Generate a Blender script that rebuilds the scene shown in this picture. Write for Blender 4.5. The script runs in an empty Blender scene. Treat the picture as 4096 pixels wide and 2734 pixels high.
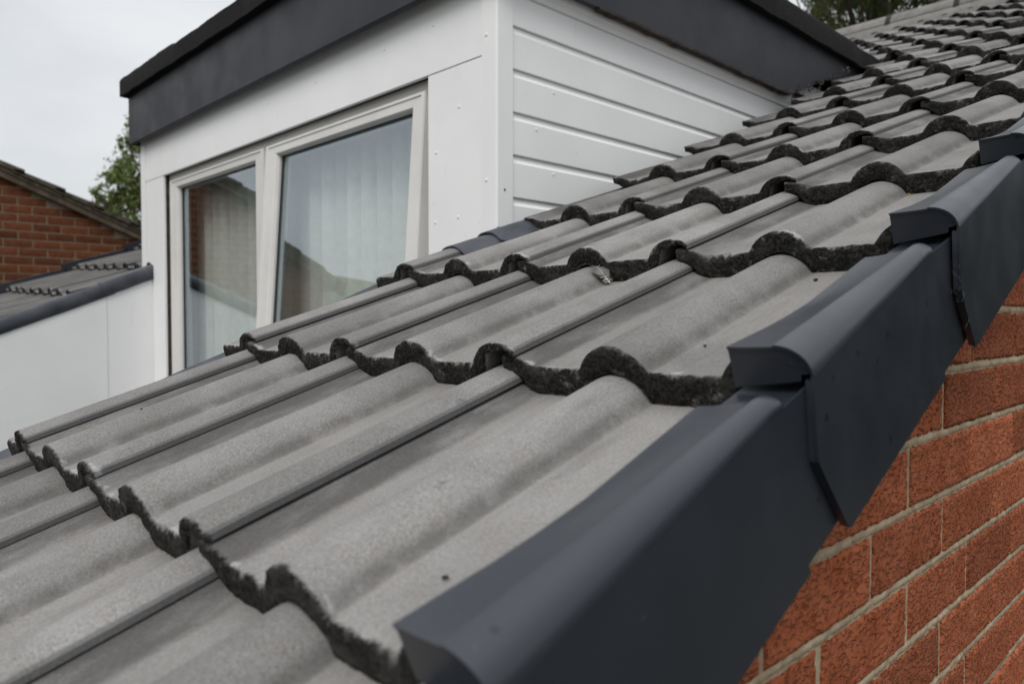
import bpy, math, random
from mathutils import Vector, Matrix, noise

# ------------------------------------------------------------------ camera, world, sun, exposure
scene = bpy.context.scene
COL = scene.collection
R = math.radians
random.seed(7)

CAM = Vector((0.42898, -0.21961, 0.15209))
cam_d = bpy.data.cameras.new("camera")
cam = bpy.data.objects.new("camera", cam_d)
COL.objects.link(cam)
_r = Vector((0.695739, 0.718295, 0.000441))
_d = Vector((0.022481, -0.021162, -0.999523))
_f = Vector((-0.717943, 0.695417, -0.030871))
cam.matrix_world = Matrix(((_r.x, -_d.x, -_f.x, CAM.x), (_r.y, -_d.y, -_f.y, CAM.y),
                           (_r.z, -_d.z, -_f.z, CAM.z), (0, 0, 0, 1)))
cam_d.sensor_width = 36.0
cam_d.lens = 26.41
cam_d.clip_start = 0.01
cam_d.clip_end = 3000
cam_d.dof.use_dof = True
cam_d.dof.focus_distance = 1.02
cam_d.dof.aperture_fstop = 6.3
scene.camera = cam

SUN_EL, SUN_AZ = R(50), R(151)          # azimuth measured from +Y clockwise
world = bpy.data.worlds.new("World")
scene.world = world
world.use_nodes = True
wn, wl = world.node_tree.nodes, world.node_tree.links
wn.clear()
w_out = wn.new("ShaderNodeOutputWorld")
w_bg = wn.new("ShaderNodeBackground")
w_bg.inputs["Strength"].default_value = 0.1
w_sky = wn.new("ShaderNodeTexSky")
w_sky.sky_type = 'NISHITA'
w_sky.sun_disc = False
w_sky.sun_elevation = SUN_EL
w_sky.sun_rotation = SUN_AZ
w_tc = wn.new("ShaderNodeTexCoord")
w_map = wn.new("ShaderNodeMapping")
w_map.inputs["Scale"].default_value = (1.0, 1.0, 2.6)
w_n = wn.new("ShaderNodeTexNoise")
w_n.inputs["Scale"].default_value = 2.3
w_n.inputs["Detail"].default_value = 6
w_n.inputs["Roughness"].default_value = 0.5
w_rmp = wn.new("ShaderNodeValToRGB")
w_rmp.color_ramp.elements[0].position = 0.30
w_rmp.color_ramp.elements[0].color = (3.70, 3.84, 3.98, 1)
w_rmp.color_ramp.elements[1].position = 0.72
w_rmp.color_ramp.elements[1].color = (5.4, 5.46, 5.48, 1)
w_mix = wn.new("ShaderNodeMixRGB")
w_mix.inputs[0].default_value = 0.93
wl.new(w_tc.outputs["Generated"], w_map.inputs[0])
wl.new(w_map.outputs[0], w_n.inputs["Vector"])
wl.new(w_n.outputs["Fac"], w_rmp.inputs[0])
wl.new(w_sky.outputs[0], w_mix.inputs[1])
wl.new(w_rmp.outputs[0], w_mix.inputs[2])
# overcast sky: the cloud layer grows brighter towards the zenith
w_sep = wn.new("ShaderNodeSeparateXYZ")
wl.new(w_tc.outputs["Generated"], w_sep.inputs[0])
w_mx = wn.new("ShaderNodeMath")
w_mx.operation = 'MAXIMUM'
w_mx.inputs[1].default_value = 0.0
wl.new(w_sep.outputs["Z"], w_mx.inputs[0])
w_pw = wn.new("ShaderNodeMath")
w_pw.operation = 'POWER'
w_pw.inputs[1].default_value = 2.0
wl.new(w_mx.outputs[0], w_pw.inputs[0])
w_ma = wn.new("ShaderNodeMath")
w_ma.operation = 'MULTIPLY_ADD'
w_ma.inputs[1].default_value = 0.9
w_ma.inputs[2].default_value = 1.0
wl.new(w_pw.outputs[0], w_ma.inputs[0])
w_sc = wn.new("ShaderNodeVectorMath")
w_sc.operation = 'SCALE'
wl.new(w_mix.outputs[0], w_sc.inputs[0])
wl.new(w_ma.outputs[0], w_sc.inputs["Scale"])
wl.new(w_sc.outputs[0], w_bg.inputs[0])
wl.new(w_bg.outputs[0], w_out.inputs[0])

sun_d = bpy.data.lights.new("sun", 'SUN')
sun_d.energy = 1.25
sun_d.angle = R(30)
sun_d.color = (1.0, 0.97, 0.93)
sun = bpy.data.objects.new("sun", sun_d)
COL.objects.link(sun)
_sd = Vector((math.sin(SUN_AZ) * math.cos(SUN_EL), math.cos(SUN_AZ) * math.cos(SUN_EL), math.sin(SUN_EL)))
sun.rotation_euler = _sd.to_track_quat('Z', 'Y').to_euler()
sun.location = (0, -3, 8)

scene.view_settings.view_transform = 'Standard'
scene.view_settings.look = 'None'
scene.view_settings.exposure = 0.66
scene.view_settings.gamma = 1.0
scene.render.engine = 'CYCLES'
scene.cycles.use_denoising = True
scene.cycles.max_bounces = 8
scene.cycles.transparent_max_bounces = 12

# ------------------------------------------------------------------ helpers
TH = 0.385813
G = 0.33979
CT, ST = math.cos(TH), math.sin(TH)


def RP(X, s, h):
    """roof coordinates (across, up the slope, proud of the tile crests) to world"""
    return Vector((X, s * CT - h * ST, s * ST + h * CT))


WM = {}


def place(o, parent, mw):
    WM[o] = mw.copy()
    if parent is not None:
        o.parent = parent
        o.matrix_parent_inverse = WM[parent].inverted()
    o.matrix_basis = mw


def empty(name, loc, label=None, cat=None, group=None, parent=None):
    o = bpy.data.objects.new(name, None)
    COL.objects.link(o)
    o.empty_display_size = 0.1
    place(o, parent, Matrix.Translation(loc))
    if label:
        tag(o, label, cat, group)
    return o


def tag(o, label, cat=None, group=None, kind=None):
    if label:
        o["label"] = label
    if cat:
        o["category"] = cat
    if group:
        o["group"] = group
    if kind:
        o["kind"] = kind
    return o


def mesh(name, verts, faces, mats, smooth=False, fmat=None, auto=None):
    me = bpy.data.meshes.new(name)
    me.from_pydata([tuple(v) for v in verts], [], faces)
    if not isinstance(mats, (list, tuple)):
        mats = [mats]
    for m in mats:
        me.materials.append(m)
    if fmat:
        me.polygons.foreach_set("material_index", fmat)
    if smooth:
        me.polygons.foreach_set("use_smooth", [True] * len(me.polygons))
    me.validate()
    me.update()
    if auto is not None:
        try:
            me.set_sharp_from_angle(angle=auto)
        except Exception:
            pass
    return me


def link(name, me, parent=None, mw=None):
    o = bpy.data.objects.new(name, me)
    COL.objects.link(o)
    place(o, parent, mw if mw is not None else Matrix.Identity(4))
    return o


def obj(name, verts, faces, mats, parent=None, mw=None, **k):
    return link(name, mesh(name, verts, faces, mats, **k), parent, mw)


class MB:
    """collects shapes for one mesh"""
    def __init__(self):
        self.v, self.f, self.m = [], [], []

    def box(self, x0, x1, y0, y1, z0, z1, mi=0, b=0.0):
        if b <= 0:
            i = len(self.v)
            self.v += [Vector(p) for p in ((x0, y0, z0), (x1, y0, z0), (x1, y1, z0), (x0, y1, z0),
                                           (x0, y0, z1), (x1, y0, z1), (x1, y1, z1), (x0, y1, z1))]
            self.f += [(i, i + 3, i + 2, i + 1), (i + 4, i + 5, i + 6, i + 7), (i, i + 1, i + 5, i + 4),
                       (i + 1, i + 2, i + 6, i + 5), (i + 2, i + 3, i + 7, i + 6), (i + 3, i, i + 4, i + 7)]
            self.m += [mi] * 6
            return self
        # chamfered box: 24 points
        i = len(self.v)
        ids = {}
        for sx, X in ((0, (x0, x0 + b)), (1, (x1, x1 - b))):
            for sy, Y in ((0, (y0, y0 + b)), (1, (y1, y1 - b))):
                for sz, Z in ((0, (z0, z0 + b)), (1, (z1, z1 - b))):
                    for a in range(3):
                        p = (X[0 if a == 0 else 1], Y[0 if a == 1 else 1], Z[0 if a == 2 else 1])
                        ids[(sx, sy, sz, a)] = len(self.v)
                        self.v.append(Vector(p))
        q = []
        for s in (0, 1):
            for a in range(3):
                o1, o2 = [k for k in range(3) if k != a]
                lp = []
                for (u, w) in ((0, 0), (1, 0), (1, 1), (0, 1)):
                    c = [0, 0, 0]
                    c[a] = s
                    c[o1] = u
                    c[o2] = w
                    lp.append(ids[(c[0], c[1], c[2], a)])
                q.append(lp if (s == 1) != (a == 1) else lp[::-1])
        for a in range(3):
            o1, o2 = [k for k in range(3) if k != a]
            for u in (0, 1):
                for w in (0, 1):
                    c0 = [0, 0, 0]
                    c0[o1] = u
                    c0[o2] = w
                    c1 = list(c0)
                    c1[a] = 1
                    q.append([ids[(*c0, o1)], ids[(*c0, o2)], ids[(*c1, o2)], ids[(*c1, o1)]])
        for sx in (0, 1):
            for sy in (0, 1):
                for sz in (0, 1):
                    q.append([ids[(sx, sy, sz, k)] for k in range(3)])
        ctr = Vector(((x0 + x1) / 2, (y0 + y1) / 2, (z0 + z1) / 2))
        for lp in q:
            P = [self.v[k] for k in lp]
            nrm = (P[1] - P[0]).cross(P[2] - P[0])
            fc = sum(P, Vector()) / len(P)
            if nrm.dot(fc - ctr) < 0:
                lp = lp[::-1]
            self.f.append(tuple(lp))
            self.m.append(mi)
        return self

    def grid(self, rows, closed=False, mi=0, flip=False):
        """rows: list of equally long point lists"""
        i0 = len(self.v)
        n = len(rows[0])
        for r_ in rows:
            self.v += [Vector(p) for p in r_]
        for a in range(len(rows) - 1):
            for b in range(n if closed else n - 1):
                c = (b + 1) % n
                q = (i0 + a * n + b, i0 + a * n + c, i0 + (a + 1) * n + c, i0 + (a + 1) * n + b)
                self.f.append(q[::-1] if flip else q)
                self.m.append(mi)
        return self

    def poly(self, pts, mi=0):
        i = len(self.v)
        self.v += [Vector(p) for p in pts]
        self.f.append(tuple(range(i, i + len(pts))))
        self.m.append(mi)
        return self

    def prism(self, pts, off, mi=0):
        """polygon pts extruded by vector off"""
        n = len(pts)
        i = len(self.v)
        off = Vector(off)
        self.v += [Vector(p) for p in pts] + [Vector(p) + off for p in pts]
        self.f.append(tuple(range(i, i + n))[::-1])
        self.f.append(tuple(range(i + n, i + 2 * n)))
        for k in range(n):
            k2 = (k + 1) % n
            self.f.append((i + k, i + k2, i + n + k2, i + n + k))
        self.m += [mi] * (n + 2)
        return self

    def tube(self, pts, rad, n=6, mi=0):
        rows = []
        for k, p in enumerate(pts):
            p = Vector(p)
            t = (Vector(pts[min(k + 1, len(pts) - 1)]) - Vector(pts[max(k - 1, 0)])).normalized()
            a = t.orthogonal().normalized()
            b = t.cross(a)
            rr = rad[k] if isinstance(rad, (list, tuple)) else rad
            rows.append([p + (a * math.cos(2 * math.pi * j / n) + b * math.sin(2 * math.pi * j / n)) * rr for j in range(n)])
        self.grid(rows, closed=True, mi=mi)
        return self

    def build(self, name, mats, parent=None, mw=None, fixn=False, **k):
        me = mesh(name, self.v, self.f, mats, fmat=self.m, **k)
        if fixn:
            import bmesh
            bm = bmesh.new()
            bm.from_mesh(me)
            bmesh.ops.recalc_face_normals(bm, faces=bm.faces)
            bm.to_mesh(me)
            bm.free()
        return link(name, me, parent, mw)


# ------------------------------------------------------------------ materials
class NT:
    def __init__(self, name):
        self.mat = bpy.data.materials.new(name)
        self.mat.use_nodes = True
        self.t = self.mat.node_tree
        self.t.nodes.clear()
        self.out = self.t.nodes.new("ShaderNodeOutputMaterial")
        self.p = self.t.nodes.new("ShaderNodeBsdfPrincipled")
        self.t.links.new(self.p.outputs[0], self.out.inputs[0])
        self.tc = self.t.nodes.new("ShaderNodeTexCoord")

    def n(self, ty, **kw):
        o = self.t.nodes.new(ty)
        for k, v in kw.items():
            setattr(o, k, v)
        return o

    def put(self, inp, v):
        if isinstance(v, bpy.types.NodeSocket):
            self.t.links.new(v, inp)
        elif v is not None:
            if hasattr(inp.default_value, "__len__") and not hasattr(v, "__len__"):
                v = (v, v, v, 1)
            if hasattr(v, "__len__") and len(v) == 3 and len(inp.default_value) == 4:
                v = (*v, 1)
            inp.default_value = v

    def coord(self, rnd=True, kind="Object", scale=None):
        c = self.tc.outputs[kind]
        if scale:
            m = self.n("ShaderNodeMapping")
            m.inputs["Scale"].default_value = scale
            self.put(m.inputs[0], c)
            c = m.outputs[0]
        if rnd:
            oi = self.n("ShaderNodeObjectInfo")
            a = self.n("ShaderNodeVectorMath", operation='MULTIPLY_ADD')
            self.put(a.inputs[0], oi.outputs["Random"])
            a.inputs[1].default_value = (37.0, 53.0, 71.0)
            self.put(a.inputs[2], c)
            c = a.outputs[0]
        return c

    def rand(self):
        return self.n("ShaderNodeObjectInfo").outputs["Random"]

    def noise(self, vec, scale, detail=4, rough=0.55, dist=0.0):
        o = self.n("ShaderNodeTexNoise")
        self.put(o.inputs["Vector"], vec)
        o.inputs["Scale"].default_value = scale
        o.inputs["Detail"].default_value = detail
        o.inputs["Roughness"].default_value = rough
        o.inputs["Distortion"].default_value = dist
        return o.outputs["Fac"]

    def voro(self, vec, scale, feature='F1', out="Distance", rnd=1.0):
        o = self.n("ShaderNodeTexVoronoi", feature=feature)
        self.put(o.inputs["Vector"], vec)
        o.inputs["Scale"].default_value = scale
        o.inputs["Randomness"].default_value = rnd
        return o.outputs[out]

    def ramp(self, fac, lo, hi, a=0.0, b=1.0):
        o = self.n("ShaderNodeMapRange", interpolation_type='SMOOTHSTEP')
        self.put(o.inputs["Value"], fac)
        o.inputs["From Min"].default_value = lo
        o.inputs["From Max"].default_value = hi
        o.inputs["To Min"].default_value = a
        o.inputs["To Max"].default_value = b
        return o.outputs[0]

    def mix(self, fac, a, b, mode='MIX'):
        o = self.n("ShaderNodeMixRGB", blend_type=mode)
        self.put(o.inputs[0], fac)
        self.put(o.inputs[1], a)
        self.put(o.inputs[2], b)
        return o.outputs[0]

    def math(self, op, a, b=None, c=None):
        o = self.n("ShaderNodeMath", operation=op)
        self.put(o.inputs[0], a)
        if b is not None:
            self.put(o.inputs[1], b)
        if c is not None:
            self.put(o.inputs[2], c)
        return o.outputs[0]

    def sep(self, v):
        o = self.n("ShaderNodeSeparateXYZ")
        self.put(o.inputs[0], v)
        return o.outputs

    def bump(self, h, strength=0.3, dist=0.002, nrm=None):
        o = self.n("ShaderNodeBump")
        self.put(o.inputs["Height"], h)
        o.inputs["Strength"].default_value = strength
        o.inputs["Distance"].default_value = dist
        if nrm is not None:
            self.put(o.inputs["Normal"], nrm)
        return o.outputs[0]

    def fin(self, col=None, rough=0.6, nrm=None, spec=0.5):
        self.put(self.p.inputs["Base Color"], col)
        self.put(self.p.inputs["Roughness"], rough)
        self.p.inputs["Specular IOR Level"].default_value = spec
        if nrm is not None:
            self.put(self.p.inputs["Normal"], nrm)
        return self.mat


def m_tile(name="concrete_tile", tone=1.0):
    t = NT(name)
    c = t.coord()
    o = t.sep(t.tc.outputs["Object"])
    big = t.noise(c, 7, 3)
    mid = t.noise(c, 24, 5, 0.62)
    fine = t.noise(c, 430, 3, 0.7)
    grain = t.noise(c, 900, 2, 0.6)
    col = t.mix(t.ramp(big, 0.32, 0.68), (0.160, 0.156, 0.151), (0.226, 0.221, 0.214))
    lich = t.math('MULTIPLY', t.ramp(fine, 0.47, 0.62), t.ramp(mid, 0.35, 0.65))
    col = t.mix(t.math('MULTIPLY', lich, 0.62), col, (0.140, 0.117, 0.098))
    col = t.mix(t.math('MULTIPLY', t.ramp(fine, 0.60, 0.42), 0.16), col, (0.26, 0.257, 0.262))
    col = t.mix(1.0, col, t.ramp(grain, 0.3, 0.7, 0.80, 1.18), 'MULTIPLY')
    # each tile a little lighter or darker
    col = t.mix(1.0, col, t.ramp(t.rand(), 0, 1, 0.82 * tone, 1.12 * tone), 'MULTIPLY')
    x = o[0]
    # warm dust lying in the pans
    dz = t.math('MULTIPLY', t.ramp(o[2], -0.0165, -0.0235), t.ramp(t.noise(c, 10, 4, 0.6), 0.25, 0.6))
    col = t.mix(t.math('MULTIPLY', dz, 0.40), col, (0.232, 0.219, 0.205))
    ft_ = t.math('MULTIPLY', t.ramp(x, 0.027, 0.037), t.ramp(x, 0.0445, 0.0395))  # right foot of the rolls: grime line with painted shade in it
    ft_ = t.math('MULTIPLY', ft_, t.ramp(t.noise(c, 30, 4, 0.6), 0.25, 0.6))
    col = t.mix(t.math('MULTIPLY', ft_, 0.60), col, (0.075, 0.071, 0.067))
    # grime settled along the side lock
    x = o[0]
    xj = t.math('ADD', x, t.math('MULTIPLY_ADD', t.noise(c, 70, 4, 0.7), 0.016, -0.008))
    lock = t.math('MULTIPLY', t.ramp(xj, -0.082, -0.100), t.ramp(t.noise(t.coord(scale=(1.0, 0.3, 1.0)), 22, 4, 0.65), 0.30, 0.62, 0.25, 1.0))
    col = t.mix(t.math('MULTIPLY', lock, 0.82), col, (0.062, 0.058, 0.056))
    blot = t.ramp(t.noise(c, 21, 5, 0.65), 0.66, 0.74)
    col = t.mix(t.math('MULTIPLY', blot, 0.5), col, (0.07, 0.066, 0.062))
    col = t.mix(1.0, col, t.ramp(t.noise(c, 330, 3, 0.7), 0.3, 0.7, 0.89, 1.10), 'MULTIPLY')
    cy = t.coord(scale=(1.0, 0.16, 1.0))
    strk = t.ramp(t.noise(cy, 34, 4, 0.6), 0.50, 0.74)
    col = t.mix(t.math('MULTIPLY', strk, 0.34), col, (0.095, 0.088, 0.082))
    edge = t.ramp(x, 0.1722, 0.1745)  # overlock lip face, its shade painted into the colour
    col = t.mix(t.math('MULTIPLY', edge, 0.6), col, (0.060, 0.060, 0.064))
    # bare broken nose: dark aggregate
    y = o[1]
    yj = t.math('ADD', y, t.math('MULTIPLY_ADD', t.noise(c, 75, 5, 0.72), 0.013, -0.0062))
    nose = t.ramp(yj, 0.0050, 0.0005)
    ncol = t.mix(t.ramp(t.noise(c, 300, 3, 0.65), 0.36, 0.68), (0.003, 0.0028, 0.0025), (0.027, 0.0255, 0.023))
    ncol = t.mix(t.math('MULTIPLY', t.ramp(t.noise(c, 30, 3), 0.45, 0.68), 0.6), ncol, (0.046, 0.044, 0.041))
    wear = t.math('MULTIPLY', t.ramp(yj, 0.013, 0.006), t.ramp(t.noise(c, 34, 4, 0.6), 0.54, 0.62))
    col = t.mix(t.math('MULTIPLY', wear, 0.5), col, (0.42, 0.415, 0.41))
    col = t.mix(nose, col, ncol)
    h1 = t.math('ADD', t.math('MULTIPLY', fine, 0.5), t.math('MULTIPLY', grain, 0.5))
    hn = t.voro(c, 170)
    hh = t.mix(nose, t.math('MULTIPLY', h1, 0.5), t.math('MULTIPLY', hn, 2.0))
    return t.fin(col, 0.93, t.bump(hh, 0.55, 0.0012), 0.25)


def m_plastic():
    t = NT("anthracite_plastic")
    c = t.coord()
    n1 = t.noise(c, 14, 4)
    g1 = t.noise(c, 900, 2)
    col = t.mix(n1, (0.0165, 0.0200, 0.0275), (0.0220, 0.0262, 0.0350))
    sp = t.voro(c, 46)
    keep = t.ramp(t.voro(c, 46, out="Color"), 0.62, 0.66)
    speck = t.math('MULTIPLY', t.ramp(sp, 0.16, 0.09), keep)
    col = t.mix(t.math('MULTIPLY', speck, 0.85), col, (0.004, 0.004, 0.005))
    dust = t.math('MULTIPLY', t.ramp(t.noise(c, 260, 3, 0.7), 0.69, 0.77), t.ramp(t.noise(c, 11, 3), 0.42, 0.62))
    col = t.mix(t.math('MULTIPLY', dust, 0.6), col, (0.30, 0.30, 0.31))
    cs = t.coord(scale=(1.0, 0.08, 1.0))
    scr = t.math('MULTIPLY', t.ramp(t.noise(cs, 260, 2, 0.8), 0.71, 0.76), t.ramp(t.noise(c, 24, 3), 0.55, 0.68))
    col = t.mix(t.math('MULTIPLY', scr, 0.6), col, (0.2, 0.2, 0.21))
    rg = t.ramp(n1, 0.3, 0.7, 0.30, 0.40)
    return t.fin(col, rg, t.bump(g1, 0.05, 0.0005), 0.60)


def m_brick(name, a, b, d, drag=True):
    t = NT(name)
    c = t.coord(scale=(1, 1, 1))
    cs = t.coord(scale=(1.0, 0.45, 1.0)) if drag else c
    col = t.mix(t.ramp(t.noise(c, 22, 4, 0.6), 0.3, 0.7), a, b)
    col = t.mix(1.0, col, t.ramp(t.rand(), 0, 1, 0.80, 1.22), 'MULTIPLY')
    crease = t.noise(cs, 260, 3, 0.55, 0.35)
    dark = t.ramp(crease, 0.44, 0.36)
    area = t.ramp(t.noise(c, 13, 3), 0.30, 0.62)
    col = t.mix(t.math('MULTIPLY', dark, t.math('MULTIPLY', area, 0.20)), col, d)
    eff = t.math('MULTIPLY', t.ramp(t.noise(c, 90, 4, 0.7), 0.60, 0.72), t.ramp(t.noise(c, 10, 2), 0.60, 0.72))
    col = t.mix(t.math('MULTIPLY', eff, 0.55), col, (0.55, 0.50, 0.46))
    hgt = t.math('ADD', t.ramp(crease, 0.32, 0.5), t.math('MULTIPLY', t.noise(c, 420, 3), 0.35))
    return t.fin(col, 0.92, t.bump(hgt, 1.0, 0.0030), 0.2)


def m_plain(name, a, b, scale=20, rough=0.6, bs=0.1, bd=0.001, bscale=300, spec=0.4, rnd=True, vary=None):
    t = NT(name)
    c = t.coord(rnd)
    col = t.mix(t.ramp(t.noise(c, scale, 5, 0.6), 0.3, 0.7), a, b)
    if vary:
        col = t.mix(1.0, col, t.ramp(t.rand(), 0, 1, 1 - vary, 1 + vary), 'MULTIPLY')
    return t.fin(col, rough, t.bump(t.noise(c, bscale, 3, 0.6), bs, bd), spec)


def m_white():
    t = NT("white_upvc")
    c = t.coord()
    big = t.noise(c, 4, 4)
    col = t.mix(t.ramp(big, 0.35, 0.7), (0.80, 0.80, 0.795), (0.76, 0.76, 0.758))
    sp = t.math('MULTIPLY', t.ramp(t.voro(c, 42), 0.085, 0.05), t.ramp(t.voro(c, 42, out="Color"), 0.80, 0.84))
    col = t.mix(t.math('MULTIPLY', sp, 0.6), col, (0.25, 0.24, 0.22))
    cs = t.coord(scale=(1, 1, 0.18))
    st = t.math('MULTIPLY', t.ramp(t.noise(cs, 24, 4, 0.65), 0.60, 0.80), 0.13)
    col = t.mix(st, col, (0.42, 0.38, 0.32))
    return t.fin(col, t.ramp(big, 0.3, 0.7, 0.34, 0.45), t.bump(t.noise(c, 9, 3), 0.04, 0.002), 0.45)


def m_fascia():
    t = NT("dark_painted_fascia")
    c = t.coord()
    cs = t.coord(scale=(0.5, 0.5, 0.06))
    col = t.mix(t.ramp(t.noise(c, 3, 4), 0.3, 0.7), (0.020, 0.0220, 0.0275), (0.027, 0.0295, 0.036))
    col = t.mix(t.math('MULTIPLY', t.ramp(t.noise(cs, 40, 4, 0.6), 0.5, 0.8), 0.18), col, (0.045, 0.046, 0.049))
    peel = t.math('MULTIPLY', t.ramp(t.noise(c, 24, 5, 0.7), 0.70, 0.74), t.ramp(t.noise(c, 3.1, 2), 0.5, 0.62))
    col = t.mix(t.math('MULTIPLY', peel, 0.5), col, (0.16, 0.13, 0.11))
    return t.fin(col, t.ramp(t.noise(c, 6, 3), 0.3, 0.7, 0.4, 0.55), t.bump(t.noise(c, 30, 4), 0.12, 0.003), 0.25)


def m_felt():
    t = NT("mineral_felt")
    c = t.coord()
    col = t.mix(t.ramp(t.noise(c, 240, 3, 0.7), 0.4, 0.65), (0.003, 0.003, 0.003), (0.022, 0.022, 0.021))
    return t.fin(col, 0.95, t.bump(t.noise(c, 260, 3, 0.7), 0.7, 0.003), 0.2)


def m_lead():
    t = NT("lead_sheet")
    c = t.coord()
    col = t.mix(t.ramp(t.noise(c, 14, 5, 0.6), 0.3, 0.7), (0.026, 0.030, 0.040), (0.058, 0.063, 0.076))
    col = t.mix(t.math('MULTIPLY', t.ramp(t.noise(c, 60, 4, 0.7), 0.58, 0.75), 0.4), col, (0.11, 0.118, 0.135))
    return t.fin(col, 0.5, t.bump(t.noise(c, 35, 4), 0.3, 0.003), 0.5)


def m_glass():
    t = NT("window_glass")
    t.t.nodes.remove(t.p)
    tr = t.n("ShaderNodeBsdfTransparent")
    tr.inputs[0].default_value = (0.88, 0.93, 0.92, 1)
    gl = t.n("ShaderNodeBsdfGlossy")
    gl.inputs["Roughness"].default_value = 0.008
    gl.inputs["Color"].default_value = (0.86, 0.94, 1.0, 1)
    lw = t.n("ShaderNodeLayerWeight")
    lw.inputs["Blend"].default_value = 0.5
    fac = t.math('MULTIPLY_ADD', t.math('POWER', lw.outputs["Facing"], 4.0), 0.73, 0.27)
    nz = t.noise(t.tc.outputs["Object"], 1.7, 2)
    b = t.bump(nz, 0.05, 0.01)
    t.put(gl.inputs["Normal"], b)
    mx = t.n("ShaderNodeMixShader")
    t.put(mx.inputs[0], fac)
    t.put(mx.inputs[1], tr.outputs[0])
    t.put(mx.inputs[2], gl.outputs[0])
    t.put(t.out.inputs[0], mx.outputs[0])
    return t.mat


def m_leaf(name, a, b, trans=0.35):
    t = NT(name)
    c = t.coord(False)
    col = t.mix(t.ramp(t.noise(c, 1.3, 3), 0.35, 0.65), a, b)
    col = t.mix(1.0, col, t.ramp(t.noise(c, 14, 2), 0.3, 0.7, 0.7, 1.3), 'MULTIPLY')
    m = t.fin(col, 0.55, None, 0.3)
    tl = t.n("ShaderNodeBsdfTranslucent")
    t.put(tl.inputs[0], col)
    mx = t.n("ShaderNodeMixShader")
    mx.inputs[0].default_value = trans
    t.put(mx.inputs[1], t.p.outputs[0])
    t.put(mx.inputs[2], tl.outputs[0])
    t.put(t.out.inputs[0], mx.outputs[0])
    return m


def m_brickfar(name="brickwork", c1=(0.17, 0.060, 0.026, 1), c2=(0.12, 0.052, 0.030, 1), mo=(0.22, 0.17, 0.13, 1)):
    """brickwork where single bricks are not built"""
    t = NT(name)
    c = t.n("ShaderNodeCombineXYZ")
    o = t.sep(t.tc.outputs["Object"])
    t.put(c.inputs[0], o[1])
    t.put(c.inputs[1], o[2])
    b = t.n("ShaderNodeTexBrick")
    t.put(b.inputs["Vector"], c.outputs[0])
    b.inputs["Color1"].default_value = c1
    b.inputs["Color2"].default_value = c2
    b.inputs["Mortar"].default_value = mo
    b.inputs["Scale"].default_value = 1.0
    b.inputs["Brick Width"].default_value = 0.225
    b.inputs["Row Height"].default_value = 0.075
    b.inputs["Mortar Size"].default_value = 0.006
    return t.fin(b.outputs[0], 0.9, t.bump(t.noise(t.tc.outputs["Object"], 120), 0.3, 0.003), 0.2)


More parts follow.
